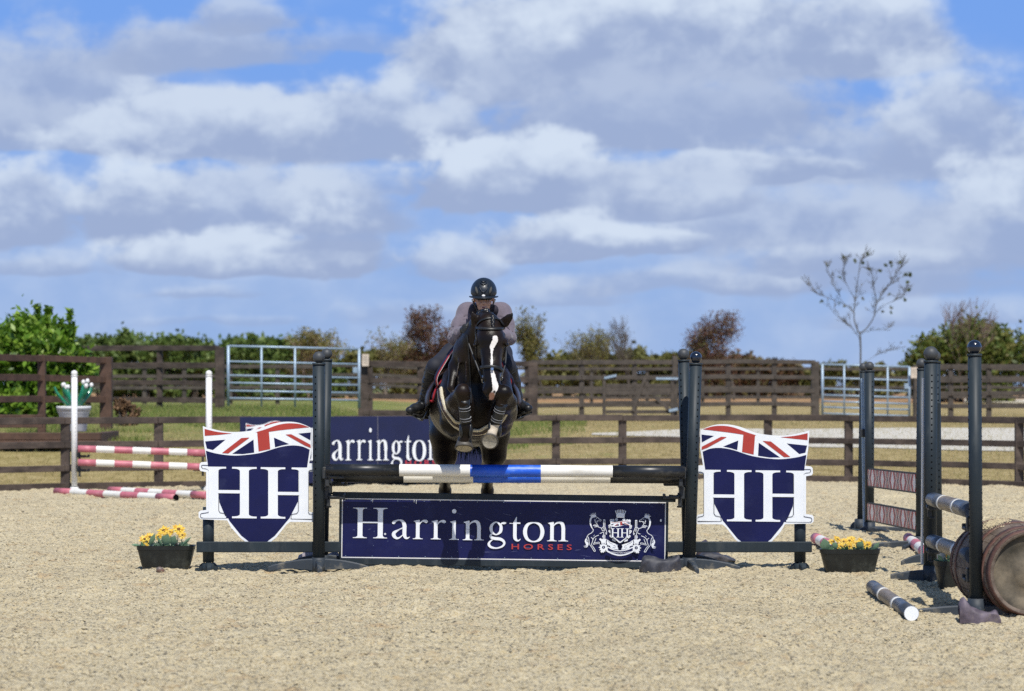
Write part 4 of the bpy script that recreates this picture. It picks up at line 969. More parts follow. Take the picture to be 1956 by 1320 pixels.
def crest(root, fx, fz, k):
    a = Art(fx, fz, y0=-.0065); W = M_WHITE; N = M_NAVY; C0 = 824
    for s in (1, -1):
        q = lambda P: [((C0 + (p[0] - C0) * s),) + tuple(p[1:]) for p in P]
        rb = lambda P, w, m=W: a.ribbon(q(P), m, w, n=4)
        rb([(318, 570, 6), (282, 500, 24), (266, 420, 30), (285, 350, 30), (345, 318, 22)], 20)
        for (x, y) in ((254, 300), (277, 276), (303, 262), (335, 256), (366, 256)): a.ribbon(q([(322, 330, 12), (x, y, 9)]), W, smooth=False)
        a.poly(q([(280, 335), (272, 312), (300, 292), (340, 286), (374, 292), (370, 330), (330, 345)]), W)
        rb([(362, 326), (400, 342), (432, 368), (464, 384), (462, 408), (430, 402), (398, 408), (380, 412)], 9)
        rb([(356, 372), (352, 400), (366, 430), (360, 448)], 11); a.disc(*q([(382, 364)])[0], 7, W, 8)
        rb([(402, 410), (386, 450), (404, 490)], 9); rb([(318, 500), (345, 480), (352, 498), (372, 478), (380, 500), (400, 486), (420, 500)], 10)
        rb([(345, 520), (400, 512), (440, 526), (474, 540), (486, 570), (500, 588), (520, 575)], 10)
        rb([(326, 560), (318, 600), (285, 635), (240, 660), (210, 700), (205, 745), (222, 790)], 10)
        rb([(222, 700), (240, 730), (250, 800), (262, 850), (300, 900), (330, 950), (345, 972), (368, 968), (352, 930), (318, 880), (296, 850), (310, 800), (318, 760), (310, 735), (285, 712)], 10)
        rb([(318, 760), (345, 715), (390, 685), (430, 672)], 10); rb([(378, 730), (360, 780), (345, 812), (330, 840)], 9); rb([(330, 845), (380, 832), (445, 822), (432, 802), (376, 812), (345, 815)], 8); rb([(330, 690), (350, 665)], 6)
        rb([(446, 638), (480, 628), (510, 612), (522, 640), (500, 700), (520, 704), (535, 670)], 10); rb([(482, 548), (500, 520), (540, 520), (556, 560), (572, 600), (570, 655), (552, 620)], 11); rb([(510, 560), (522, 540), (535, 560), (530, 600)], 9)
        a.ribbon(q([(527, 378, 36), (527, 525, 36)]), W, smooth=False); a.ribbon(q([(527, 392, 14), (527, 515, 14)]), N, smooth=False); a.ribbon(q([(527, 660, 42), (527, 745, 42)]), W, smooth=False); a.ribbon(q([(527, 660, 14), (527, 745, 14)]), N, smooth=False)
        rb([(190, 742, 20), (184, 790, 30), (206, 830, 36), (205, 862, 22), (160, 868, 5)], 20); rb([(222, 846, 16), (200, 885, 9), (150, 886, 4)], 8); rb([(228, 860, 14), (205, 898, 9), (160, 898, 4)], 8); rb([(212, 800, 16), (232, 830, 14), (230, 868, 8)], 8)
        # rosette
        st = []
        for i in range(20):
            r_ = (96 if i % 2 == 0 else 62); st.append((520 + r_ * math.cos(i * math.pi / 10), 898 + r_ * .95 * math.sin(i * math.pi / 10)))
        a.poly(q(st), W); a.disc(*q([(520, 896)])[0], 30, N, 14); a.ribbon(q([(518, 880, 8), (524, 912, 8)]), W, smooth=False)
        a.poly(q([(435, 745), (462, 725), (486, 745), (505, 742), (575, 742), (560, 800), (570, 830), (480, 830), (474, 790)]), W); a.ribbon(q([(508, 808, 8), (508, 842, 8)]), N, smooth=False); a.ribbon(q([(536, 808, 8), (536, 842, 8)]), N, smooth=False)
        a.poly(q([(478, 940), (540, 940), (522, 1000), (500, 985), (486, 1000), (462, 980)]), W)
        # foliage of the wreath
        for (x, y, r_) in ((655, 395, 27), (694, 388, 22), (756, 376, 26), (630, 492, 24), (632, 520, 22), (632, 590, 25), (648, 618, 20), (654, 680, 26), (668, 705, 18), (706, 748, 28), (730, 770, 18)):
            a.disc(*q([(x, y)])[0], r_, W, 12); a.ribbon(q([(x - r_ * .5, y + 4, 4), (x, y - 4, 6), (x + r_ * .5, y + 3, 4)]), N, n=3)
        a.poly(q([(588, 750), (640, 790), (700, 812), (790, 842), (778, 880), (800, 935), (700, 925), (650, 905), (640, 870), (590, 850), (575, 800)]), W)
        rb([(600, 780), (640, 815), (690, 835)], 7, N); rb([(580, 865), (640, 868)], 7, N); rb([(700, 860), (735, 862), (730, 900), (690, 895)], 6, N); rb([(778, 870), (792, 900), (800, 930)], 6, N)
        a.poly(q([(700, 640), (716, 640), (800, 760), (824, 790), (824, 812), (790, 800), (740, 745)]), W)
    for (x, y) in ((734, 212), (766, 200), (796, 195), (826, 193), (857, 195), (888, 201), (920, 214)): a.ribbon([(C0 + (x - C0) * .7, 300, 12), (x, y, 15)], W, smooth=False); a.disc(x, y, 9, W, 8)
    a.poly([(748, 285), (905, 285), (902, 332), (752, 332)], W); a.poly([(770, 250), (885, 250), (905, 290), (748, 290)], W)
    # small shield
    a.poly([(640, 408), (720, 420), (800, 408), (900, 388), (1010, 388), (1012, 470), (1000, 530), (985, 640), (940, 720), (830, 805), (810, 805), (700, 710), (668, 640), (655, 530), (640, 470)], W)
    a.poly([(660, 500), (740, 512), (850, 490), (920, 468), (996, 476), (990, 640), (935, 705), (824, 785), (712, 700), (662, 640)], N)
    a.poly([(650, 462), (712, 452), (668, 486)], N); a.poly([(735, 492), (795, 452), (802, 484)], N); a.poly([(860, 480), (862, 440), (930, 462)], N); a.poly([(930, 425), (1000, 418), (1000, 452)], N)
    a.poly([(820, 412), (856, 408), (862, 474), (824, 482)], M_REDV); a.poly([(716, 490), (770, 448), (784, 450), (740, 488)], M_REDV); a.poly([(884, 432), (900, 428), (990, 472), (975, 476)], M_REDV); a.ribbon([(655, 424, 5), (730, 430, 5), (820, 414, 5), (900, 400, 5), (995, 402, 5)], M_REDV, n=3)
    for (x0, x1) in ((672, 696), (772, 798), (846, 872), (942, 968)): a.poly(bracket_stem(x0, x1, 536, 704, 22, 20, 8, br=8), W)
    a.poly([(694, 612), (774, 612), (774, 624), (694, 624)], W); a.poly([(870, 612), (944, 612), (944, 624), (870, 624)], W)
    # motto ribbon
    o1 = [tuple(p) for p in cr([(595, 948), (700, 1000), (824, 1022), (950, 1000), (1060, 948)], 4)]; i1 = [tuple(p) for p in cr([(1062, 895), (950, 942), (824, 960), (700, 942), (592, 895)], 4)]
    a.poly([(565, 955), (574, 890), (598, 880)] + [tuple(p) for p in cr([(600, 875), (700, 925), (824, 944), (950, 925), (1050, 875)], 4)] + [(1078, 890), (1090, 955)] + [tuple(p) for p in cr([(1060, 978), (950, 1026), (824, 1048), (700, 1026), (590, 978)], 4)], W)
    a.poly(o1 + i1, N)
    a.build('crest', root); yy = a.y
    t = 'HARRINGTON HORSES'
    o, w = font_mesh(t, 40 * k / 9.78, 1.0, M_WHITE, root, 'motto', (0, 0, 0)); s = (1020 - 632) / 9.78 * k / w
    for v in o.data.vertices:
        xx = v.co.x * s; u = (xx / (k / 9.78) + 632 - C0) / 200.0; v.co.x = xx + fx(632, 0); v.co.z = v.co.z + fz(0, 1004 - 30 * u * u * .55 - 0); v.co.y += yy - .0005
big_board()

# -- banner on the arena fence
def banner():
    dl, dr = wx(456, 36.75), wx(958, 38.35); x0, x1 = dl, dr
    A = Vector((wx(456, 36.6), 16.6 - .10, 0)); B = Vector((wx(958, 38.3), 18.3 - .10, 0)); L = (B - A).length
    root = thing('banner', 'wide navy printed banner fixed to the arena fence behind the horse', 'banner', A, math.atan2(B.y - A.y, B.x - A.x))
    def U(px):      # photo column to distance along the banner
        t = (px - 978) / FPX; return (t * (A.y + 20) - A.x) / ((B.x - A.x) - t * (B.y - A.y)) * L
    zt, zb = 1.035, .06
    nb = mat('banner_navy', (.006, .010, .055), rough=.5, var=.15, vscale=2)
    for i, (a, b) in enumerate(((456, 717.5), (718.5, 958))): MB().box(((U(a) + U(b)) / 2, -.06, (zt + zb) / 2), (U(b) - U(a), .02, zt - zb), None, 0, .003).build('panel', nb, root)
    MB().box((U(718), -.074, (zt + zb) / 2), (.012, .006, zt - zb), None, 0, 0).build('joint_strip', mat('strip_grey', (.10, .10, .14)), root)
    s = 37.3 / 4800
    fz_ = lambda y: CAM_Z - (y - 742) * s
    a = Art(lambda x, y: U(x), lambda x, y: fz_(y), y0=-.0775, step=.0006, th=.001)
    word_harrington(a, 631 - (965 - 482) * .0935, 878.3, .0935, .162, M_WHITE)
    a.build('lettering', root)
    o, w = font_mesh('HORSES', .105, 1.45, mat('red_letters2', (.45, .04, .06), rough=.5), root, 'red_lettering', (U(769), -.09, fz_(889.5)), bold=.002)
    o.data.transform(Matrix.Diagonal(((U(853) - U(769)) / w, 1, 1, 1)))
    a = Art(lambda x, y: U(466 + (x - 75) * .118), lambda x, y: fz_(803 + (y - 426) * .128), y0=-.0775, step=.0006); shield_shapes(a); a.build('shield_emblem', root)
banner()

# -- left background jump: white stands and pink poles
def white_stand(label, px, d, extra=None):
    root = thing('jump_stand', label, 'jump stand', (wx(px, d), d - 20, 0), 0)
    post_mesh(1.62, .043, 0, (.6, -1)).build('post', [M_PVC_W, mat('pin_hole_grey', (.35, .35, .35))], root)
    MB().ball((0, 0, 1.66), .046, 18).build('finial', M_PVC_W, root); foot_mesh([(180, .08, .05), (0, .08, .05), (-90, .25, .05), (90, .25, .05)], .07).build('foot', M_PVC_W, root)
    return root
w1 = white_stand('white jump stand with a ball top at the left, holding pink and white poles', 142, 35.2)
w2 = white_stand('white jump stand with a ball top partly hidden behind the left shield', 399, 35.5)
for r_, s_ in ((w1, 1), (w2, -1)):
    for z in (.53, .33): cup_mesh(s_).build('cup', M_CUP, r_).location = (s_ * .05, -.02, z + .02)
def stripes(n, first, second, t0=0.0, t1=1.0): return [(t0 + (t1 - t0) * i / n, t0 + (t1 - t0) * (i + 1) / n, first if i % 2 == 0 else second) for i in range(n)]
def gp(px, py, z=.05):   # point resting at height z whose centre projects at the given spot
    d = (CAM_Z - z) * FPX / (py - 742); return Vector((wx(px, d), d - 20, z))
P1 = at(149, 857, 15.1); P2 = at(392, 865, 15.3); pole('jump_pole', 'upper pink and white striped pole on the white stands at the left', P1, P1.lerp(P2, 1.0), .048, stripes(7, M_PINK, M_PWHITE))
P1 = at(149, 883, 15.1); P2 = at(392, 892, 15.3); pole('jump_pole', 'lower pink and white striped pole on the white stands at the left', P1, P2, .048, stripes(7, M_PINK, M_PWHITE))
pole('jump_pole', 'pink and white pole lying on the sand in front of the left white stand', gp(107, 938.5), gp(336, 951), .048, stripes(7, M_PINK, M_PWHITE), ends=M_HOLE)
pole('jump_pole', 'pink and white pole lying on the sand between the two white stands', gp(210, 936), gp(396, 946), .048, stripes(7, M_PINK, M_PWHITE))

# -- right foreground jump
d1, d2 = 16.1, 19.1
A1 = stand('jump_stand', 'near dark stand with a glossy navy ball at the far right foreground', wx(1865, d1), d1 - 20, 1.66, .0435, -.012, arms=[(184, .40, .055), (2, .42, .055), (-92, .12, .05), (92, .3, .05)], ball_m=M_BALLN, holes=[(-1, -.12), (1, -.12)], rb=.046)
A2 = stand('jump_stand', 'dark stand with dusty grey ball holding the far ends of the two brown-banded poles', wx(1777, d2), d2 - 20, 1.65, .051, .004, arms=[(172, .30, .06), (-2, .30, .06), (-72, .22, .06), (110, .30, .06)], holes=(0, -1), rb=.056, hole_sp=.047)
MB().box((.035, .10, .72), (.07, .05, 1.25), Euler((0, R(2.2), 0)), 0, .005).build('wing_panel', M_POST, A2)
MB().box((-.045, .09, .82), (.014, .04, 1.42), Euler((0, R(.4), 0)), 0, .003).build('edge_strip', M_PVC_W, A2)
for z in (.60, .27):
    q = cup_mesh(1).build('cup', M_CUP, A2); q.location = (.0, -.055, z); q.rotation_euler = (0, 0, R(-92))
    q = cup_mesh(1).build('cup', M_CUP, A1); q.location = (-.02, .045, z); q.rotation_euler = (0, 0, R(88))
stand('jump_stand', 'third dark stand peeking out behind the dusty grey ball on the right', wx(1791, 20.6), .6, 1.66, .042, -.02, arms=[(180, .3, .1), (0, .3, .1)], rb=.046)
def banded(name, label, a, b, r, ends=None):
    return pole(name, label, a, b, r, [(0, .30, M_PDARK), (.30, .34, M_PWHITE), (.34, .66, M_PBROWN), (.66, .70, M_PWHITE), (.70, 1, M_PDARK)], ends=ends)
banded('jump_pole', 'upper black pole with brown centre and white bands at the right', at(1781, 954, -1.05), at(1858, 976, -3.75), .0535, M_PDARK)
banded('jump_pole', 'lower black pole with brown centre and white bands at the right', at(1781, 1034, -1.05), at(1858, 1062, -3.75), .0535, M_PDARK)
banded('jump_pole', 'black and brown banded pole lying on the sand with a white end cap', gp(1667, 1121, .045), gp(1741, 1172, .045), .0475, M_WHITE)

# -- plank jump behind
d3, d4 = 25.3, 22.9
B1 = stand('jump_stand', 'dark stand at the left end of the two patterned planks', wx(1661, d3), d3 - 20, 1.62, .047, 0, arms=[(180, .1, .05), (0, .5, .055), (-60, .3, .05)], holes=(.6, -1), rb=.046)
B1b = stand('jump_stand', 'slim dark stand left of the plank jump with a pale strip beside it', wx(1643, 25.9), 5.9, 1.62, .031, .03, arms=[(180, .1, .08)], holes=(-1, 0), rb=.042)
B2 = stand('jump_stand', 'dark stand at the right end of the two patterned planks', wx(1757, d4), d4 - 20, 1.62, .040, .015, arms=[(180, .45, .055), (0, .1, .05), (-120, .4, .055)], holes=(-1, 0), rb=.048)
MB().box((-.045, .12, .80), (.03, .03, 1.5), Euler((0, R(-.9), 0)), 0, .003).build('side_strip', M_GALV, B1)
MB().box((.055, .06, .82), (.028, .03, 1.5), Euler((0, R(-.6), 0)), 0, .003).build('side_strip', M_GALV, B2)
MB().box((-.045, .10, 1.0), (.07, .05, .08), None, 0, .006).build('clip', M_CUP, B1)
def zigzag_mat():
    m = bpy.data.materials.new('zigzag_print'); m.use_nodes = True; nt = m.node_tree; g = NT(nt); b = nt.nodes['Principled BSDF']
    tc = g.n('ShaderNodeTexCoord'); sp = g.n('ShaderNodeSeparateXYZ', {0: tc.outputs['Generated']}); u, _, v = sp.outputs
    tri = g.m('MULTIPLY', g.m('ABSOLUTE', g.m('SUBTRACT', v, .5)), 2.0)            # 1 at the edges, 0 at the middle
    N = 4.6; ph = g.m('MULTIPLY', u, N); fr = g.m('FRACT', ph)
    # each repeat: a white diamond flanked by mirrored chevrons
    c = g.m('ABSOLUTE', g.m('SUBTRACT', fr, .5))                                   # 0 centre of diamond .. .5 between
    s = g.m('ADD', c, g.m('MULTIPLY', tri, .13))
    rp = g.n('ShaderNodeValToRGB', {0: g.m('MULTIPLY', s, 1.7)}); rp.color_ramp.interpolation = 'CONSTANT'; e = rp.color_ramp.elements
    e[0].position = 0; e[0].color = (.82, .78, .74, 1); e[1].position = .28; e[1].color = (.62, .08, .075, 1)
    for p, k in ((.42, (.05, .05, .09)), (.54, (.75, .38, .32)), (.66, (.75, .68, .62)), (.74, (.13, .10, .11)), (.86, (.72, .34, .30)), (.95, (.40, .08, .08))): q = e.new(p); q.color = k + (1,)
    nt.links.new(rp.outputs[0], b.inputs['Base Color']); b.inputs['Roughness'].default_value = .45
    return m
MZ = zigzag_mat(); 
def plank(label, pa, pb, h):
    a = Vector(pa); b = Vector(pb); mid = (a + b) / 2; L = (b - a).length
    root = thing('jump_plank', label, 'plank', mid, math.atan2(b.y - a.y, b.x - a.x)); tilt = -math.asin((b.z - a.z) / L)
    root.rotation_euler = (0, tilt, math.atan2(b.y - a.y, b.x - a.x))
    MB().box((0, 0, 0), (L, .022, h), None, 0, 0).build('board', M_POST, root); MB().box((0, -.0135, 0), (L - .02, .004, h - .03), None, 0, 0).build('printed_face', MZ, root)
plank('upper patterned plank of red, white and grey diamonds between dark stands', at(1660, 912, 5.2), at(1752, 923, 2.95), .19)
plank('lower patterned plank of red, white and grey diamonds between dark stands', at(1659, 977, 5.2), at(1752, 995, 2.95), .19)
pole('jump_pole', 'pink-ended pole lying behind the right flower planter', gp(1558, 1028), gp(1606, 1052), .05, stripes(5, M_PINK, M_PWHITE), ends=M_PINK)
pole('jump_pole', 'pink-ended pole on the sand between the plank jump and the grey-balled stand', gp(1735, 1028), gp(1772, 1058), .05, stripes(5, M_PINK, M_PWHITE), ends=M_PINK)

# -- barrel
def barrel():
    a = Vector((3.30, -4.02, .275)); b = Vector((3.22, -3.02, .275)); ax = (b - a).normalized(); L = (b - a).length
    root = thing('barrel', 'old wooden barrel with rusty brown hoops lying on its side at the right edge', 'barrel', ((a.x + b.x) / 2, (a.y + b.y) / 2, 0)); O = root.location
    M = ax.to_track_quat('Z', 'X').to_matrix(); n = 28
    def rad(t): return .262 + .055 * (1 - (2 * t - 1) ** 2)
    mb = MB(); rs = np.random.RandomState(2)
    for k in range(n):         # staves
        th0, th1 = 2 * math.pi * (k + .015) / n, 2 * math.pi * (k + .985) / n; m = 9; vs = []; dr = rs.uniform(-.0015, .0015)
        for i in range(m):
            t = i / (m - 1)
            for th in (th0, (th0 + th1) / 2, th1):
                r_ = rad(t) + dr + (.0015 if th not in (th0, th1) else 0); vs.append(a - O + M @ Vector((r_ * math.cos(th), r_ * math.sin(th), L * t)))
        mb._add(vs, [(i * 3 + j, i * 3 + j + 1, (i + 1) * 3 + j + 1, (i + 1) * 3 + j) for i in range(m - 1) for j in range(2)], 0, True)
    mb.lathe([(rad(0), 0), (rad(0) - .02, 0), (rad(0) - .022, .03)], 40, a - O, M, 0)
    mb.lathe([(rad(1), L), (rad(1) - .02, L), (rad(1) - .022, L - .03), (0, L - .03)], 40, a - O, M, 0)
    mb.lathe([(rad(0) - .006, .02), (rad(.5) - .008, L / 2), (rad(1) - .006, L - .02)], 40, a - O, M, 0)
    mb.build('staves', mat('barrel_wood', (.12, .085, .06), rough=.75, var=.4, vscale=12, color2=(.20, .155, .12), dirt=(.36, .30, .21), dirt_scale=5, dirt_amt=.35, bump=.003, bscale=40), root)
    hd = MB(); hd.lathe([(0, .028), (.10, .029), (.104, .033), (.18, .033), (.186, .028), (rad(0) - .02, .028)], 40, a - O, M, 0)
    hd.build('head', mat('barrel_head', (.085, .075, .055), rough=.8, var=.5, vscale=5, color2=(.21, .17, .115), dirt=(.34, .29, .20), dirt_scale=6, dirt_amt=.5, bump=.003, bscale=30), root)
    hm = mat('hoop_rust', (.105, .050, .036), rough=.65, var=.35, vscale=14, dirt=(.26, .15, .10), dirt_scale=10, dirt_amt=.5)
    for t0, t1 in ((.0, .055), (.10, .15), (.27, .32), (.66, .72), (.85, .90), (.945, 1.0)):
        MB().lathe([(rad(t0) + .001, L * t0), (rad(t0) + .006, L * t0), (rad(t1) + .006, L * t1), (rad(t1) + .001, L * t1)], 48, a - O, M, 0).build('hoop', hm, root)
    V = []; rs = np.random.RandomState(9); F = []     # sand lying on top
    for i in range(700):
        t = rs.normal(.45, .07); th = rs.normal(0, .12); r_ = rad(t) + .004; up = M.transposed() @ Vector((-.38, 0, 1)); base = math.atan2(up.y, up.x)
        p = a - O + M @ Vector((r_ * math.cos(base + th), r_ * math.sin(base + th), L * t)); s = rs.uniform(.003, .007)
        k = len(V); V += [p + Vector(q) * s for q in ((1, 0, 0), (-1, 0, 0), (0, 1, 0), (0, -1, 0), (0, 0, 1))]; F += [(k, k + 2, k + 4), (k + 2, k + 1, k + 4), (k + 1, k + 3, k + 4), (k + 3, k, k + 4)]
    mesh_np('sand_dusting', V, F, MATS['crumbs'], root, kind='stuff')
barrel()

# -- planters
M_TUB = mat('black_tub', (.010, .012, .011), rough=.42, var=.3, vscale=10, dirt=(.10, .11, .09), dirt_scale=8, dirt_amt=.3)
M_PETAL = leaf_mat('yellow_petal', (.80, .52, .05), (.88, .70, .14), (.76, .40, .03), .3, .5)
M_GLEAF = leaf_mat('fabric_leaf', (.07, .16, .09), (.14, .26, .15), (.34, .42, .34), .2, .5)
M_CENT = mat('flower_centre', (.16, .07, .015), rough=.8)
def planter(label, px, py, w, dep, h, flowers, seed, big_leaves=()):
    d = (CAM_Z - .02) * FPX / (py - 742) ; rr = random.Random(seed); root = thing('flower_planter', label, 'planter', (wx(px, d), d - 20, 0.0))
    W, D, T = w / 2, dep / 2, .012; mb = MB(); prof = []
    def ring(s, z, inset=0):
        out = []
        for k in range(32):
            th = 2 * math.pi * k / 32; cx = math.copysign(abs(math.cos(th)) ** .45, math.cos(th)); cy = math.copysign(abs(math.sin(th)) ** .45, math.sin(th)); out.append((cx * (W * s - inset), cy * (D * s - inset), z))
        return out
    lv = [(.80, -.01, 0), (.80, .008, 0), (.815, .012, 0), (.955, h * .80, 0), (.975, h * .81, 0), (.99, h * .985, 0), (1.0, h, 0), (.995, h, T), (.97, h * .8, T), (.95, h * .62, T)]
    vs = [p for s, z, i in lv for p in ring(s, z, i)]; n = 32
    mb._add(vs, [(i * n + k, i * n + (k + 1) % n, (i + 1) * n + (k + 1) % n, (i + 1) * n + k) for i in range(len(lv) - 1) for k in range(n)], 0, False)
    mb.build('tub', M_TUB, root)
    so = MB(); so._add(ring(.94, h * .68, T), [tuple(range(32))], 0); so.build('soil', mat('pot_soil', (.05, .04, .03), rough=.9, bump=.004), root)
    for (fx_, fy_, fz_, sz, tilt) in flowers:
        c = Vector((fx_, fy_, h + fz_)); f = thing_part('flower', root, c); base = Vector((fx_ * .85, fy_ * .6, h * .66)) - c
        MB().tube([base, base * .5 + Vector((0, -.003, 0)), (0, 0, -.004)], .0035, 6).build('stem', M_GLEAF, f)
        M = Euler((R(40 + tilt), R(rr.uniform(-20, 20)), R(rr.uniform(-25, 25)))).to_matrix(); V = []; F = []
        for lay, (n_, L, zz) in enumerate(((11, sz, 0), (11, sz * .86, .004), (8, sz * .6, .008))):
            for k in range(n_):
                th = 2 * math.pi * (k + .5 * lay) / n_ + rr.uniform(-.1, .1); dv = Vector((math.cos(th), math.sin(th), 0)); sv = Vector((-dv.y, dv.x, 0)); l = L * rr.uniform(.85, 1.1); cz = rr.uniform(.0, .3) * l
                b = len(V); V += [M @ q for q in (dv * .1 * l + Vector((0, 0, zz)), dv * .55 * l + sv * .17 * l + Vector((0, 0, zz + cz * .5)), dv * l + Vector((0, 0, zz + cz * .5)), dv * .55 * l - sv * .17 * l + Vector((0, 0, zz + cz * .5)))]; F.append((b, b + 1, b + 2, b + 3))
        mesh_np('petals', V, F, M_PETAL, f); MB().ball(M @ Vector((0, 0, .006)), sz * .26, 10, sc=(1, 1, .6), M=M).build('centre', M_CENT, f)
    V = []; F = []
    for i in range(150):
        fx_, fy_, fz_, sz, _ = flowers[i % len(flowers)]; p0 = Vector((fx_ * .9 + rr.gauss(0, .025), fy_ + rr.gauss(0, .02), h * .8)); a = rr.uniform(0, 6.28); dv = Vector((math.cos(a), math.sin(a) * .6, rr.uniform(.4, 1.8))).normalized(); l = rr.uniform(.035, .09); sv = dv.cross(Vector((0, 1, .2))).normalized() * l * rr.uniform(.10, .2)
        b = len(V); V += [p0, p0 + dv * l * .5 + sv, p0 + dv * l, p0 + dv * l * .5 - sv]; F.append((b, b + 1, b + 2, b + 3))
    mesh_np('foliage', V, F, M_GLEAF, root)
    for (x0, z0, x1, z1, wd) in big_leaves:
        p0 = Vector((x0, -D * .5, h + z0)); p1 = Vector((x1, -D * .9, h + z1)); q = (p1 - p0); sv = q.cross(Vector((0, -1, .2))).normalized() * wd; lf = MB()
        mid = (p0 + p1) / 2 + Vector((0, -.015, .0)); pts = [p0, p0.lerp(p1, .25) + sv * .8, p0.lerp(p1, .6) + sv, p1, p0.lerp(p1, .6) - sv, p0.lerp(p1, .25) - sv * .8]
        lf._add([tuple(mid)] + [tuple(p) for p in pts], [(0, i + 1, (i + 1) % 6 + 1) for i in range(6)], 0, True); lf.build('leaf', M_GLEAF, root)
    return root
def thing_part(name, parent, loc):
    o = bpy.data.objects.new(name, None); COL.objects.link(o); o.parent = parent; o.location = loc; o.empty_display_size = .02; return o
pl = planter('black planter with three sunflower bunches beside the left wing', 317.5, 1079, .475, .22, .18, [(-.175, 0, .045, .052, 10), (-.13, -.03, .065, .05, 20), (-.16, -.05, -.005, .038, 30), (-.02, 0, .115, .06, 0), (.01, -.03, .085, .04, 25), (-.055, -.03, .07, .038, 25), (.10, 0, .125, .065, 5), (.135, -.03, .08, .042, 25), (.03, .03, .10, .04, 10)], 1,
        big_leaves=[(-.13, 0, -.075, .10, .022), (-.01, 0, .03, .095, .045), (.05, 0, .085, .085, .035), (.13, 0, .22, .075, .012), (-.02, -.01, -.065, .085, .012), (-.2, -.0, -.27, .01, .012)])
for x in (-.03, .10): MB().lathe([(0, -.03), (.034, -.03), (.04, .015), (.036, .015), (.032, 0), (0, 0)], 18, (x, 0, .185)).build('inner_pot', M_TUB, pl)
planter('black planter of yellow daffodil-like flowers beside the right wing', 1623, 1088, .475, .22, .185, [(-.10, 0, .07, .042, 10), (-.05, -.02, .055, .04, 20), (-.14, .01, .05, .036, 0), (0.0, 0, .06, .045, 10), (.05, -.03, .04, .04, 25), (.09, 0, .055, .045, 5), (.14, -.02, .03, .042, 20), (-.01, -.05, .02, .038, 40), (.02, .02, .075, .035, 0), (.12, 0, .02, .036, 10), (-.08, -.05, .02, .035, 30)], 2,
        big_leaves=[(-.19, -.02, -.22, .09, .04), (.17, -.02, .22, .06, .02), (-.1, 0, -.15, .055, .025), (.05, 0, .09, .065, .03)])
planter('small black planter of yellow flowers between the grey-balled stand and the barrel', 1832, 1118, .36, .2, .20, [(-.07, 0, .03, .04, 10), (-.03, -.02, .05, .042, 20), (.01, -.02, .03, .04, 25), (-.06, -.04, .0, .035, 35)], 3,
        big_leaves=[(-.12, -.02, -.17, .05, .018), (-.09, 0, -.07, .085, .02)])

# -- sandbags and cloth weights
def cloth(name, label, x, Y, outline, m, seed, thick=.05, cat='bag', parts=()):
    """crumpled sheet-like bag: outline in (x, z) pixels metres; folds pushed through a soft lump"""
    rr = np.random.RandomState(seed); n = 26; P = np.array(outline, float); x0, x1 = P[:, 0].min(), P[:, 0].max(); z0, z1 = P[:, 1].min(), P[:, 1].max()
    up = [p for p in outline]; us = np.linspace(x0, x1, n); top = np.interp(us, [p[0] for p in parts_top(outline)], [p[1] for p in parts_top(outline)])
    V = []; m_ = 14
    for i, u in enumerate(us):
        for j in range(m_):
            t = j / (m_ - 1); a = math.pi * t; e = math.sin(math.pi * min(max(i / (n - 1), .03), .97)) ** .35
            h = top[i] * math.sin(a) ** .6; y = -math.cos(a) * thick * e * (1.2 + .6 * math.sin(a))
            fold = .006 * math.sin(u * 50 + 2 * math.sin(j * .6 + seed)) + .006 * math.sin(u * 23 + j * .5)
            V.append((u + .002 * rr.randn(), y + fold * 1.1 + .001 * rr.randn(), max(h + fold * .6, -.01)))
    I = np.arange(n * m_).reshape(n, m_); F = np.stack([I[:-1, :-1], I[:-1, 1:], I[1:, 1:], I[1:, :-1]], -1).reshape(-1, 4)
    o = mesh_np(name, V, F, m, smooth=True); o.location = (x, Y, 0.0); return tag(o, label, cat)
def parts_top(o): return sorted(o)
M_BAGG = mat('grey_bag', (.30, .27, .30), rough=.7, var=.25, vscale=12, dirt=(.05, .05, .055), dirt_scale=9, dirt_amt=.7)
M_BAGD = mat('charcoal_bag', (.040, .042, .055), rough=.6, var=.3, vscale=14, dirt=(.16, .14, .12), dirt_scale=14, dirt_amt=.4)
M_BAGP = mat('plum_bag', (.085, .065, .085), rough=.65, var=.3, vscale=10, color2=(.16, .13, .16), dirt=(.3, .25, .18), dirt_scale=14, dirt_amt=.35)
cloth('sandbag', 'crumpled pale grey weight bag behind the foot of the left wing', wx(608, 20.6), .52, [(-.18, .02), (-.15, .09), (-.10, .12), (0, .10), (.08, .10), (.13, .12), (.17, .11), (.19, .03)], M_BAGG, 1)
cloth('sandbag', 'dark charcoal weight bag in front of the lower right corner of the lettered board', wx(1263, 19.8), -.16, [(-.17, .0), (-.14, .13), (-.05, .12), (.03, .10), (.10, .12), (.15, .14), (.16, .02)], M_BAGD, 2)
cloth('sandbag', 'dark weight bag with a strap behind the right wing post', wx(1362, 21.2), 1.0, [(-.16, .02), (-.10, .08), (-.04, .09), (.0, .08), (.09, .06), (.17, .02)], M_BAGD, 3, .07)
cloth('sandbag', 'dusty mauve weight bag lying behind the right wing bottom rail', wx(1349, 21.9), 1.7, [(-.10, .02), (-.08, .10), (-.02, .15), (.01, .11), (.08, .10), (.10, .02)], M_BAGP, 6, .07)
cloth('sandbag', 'plum-grey weight bag slumped in front of the near right stand', wx(1879, 15.4), -4.42, [(-.12, .10), (-.11, .14), (-.09, .16), (-.05, .10), (.0, .075), (.07, .07), (.11, .08), (.135, .03)], M_BAGP, 4, .05)
cloth('sandbag', 'black folded strap of a weight bag against the left wing foot', wx(637, 20.5), .42, [(-.05, .01), (-.03, .06), (.03, .07), (.05, .02)], M_BAGD, 5, .03)
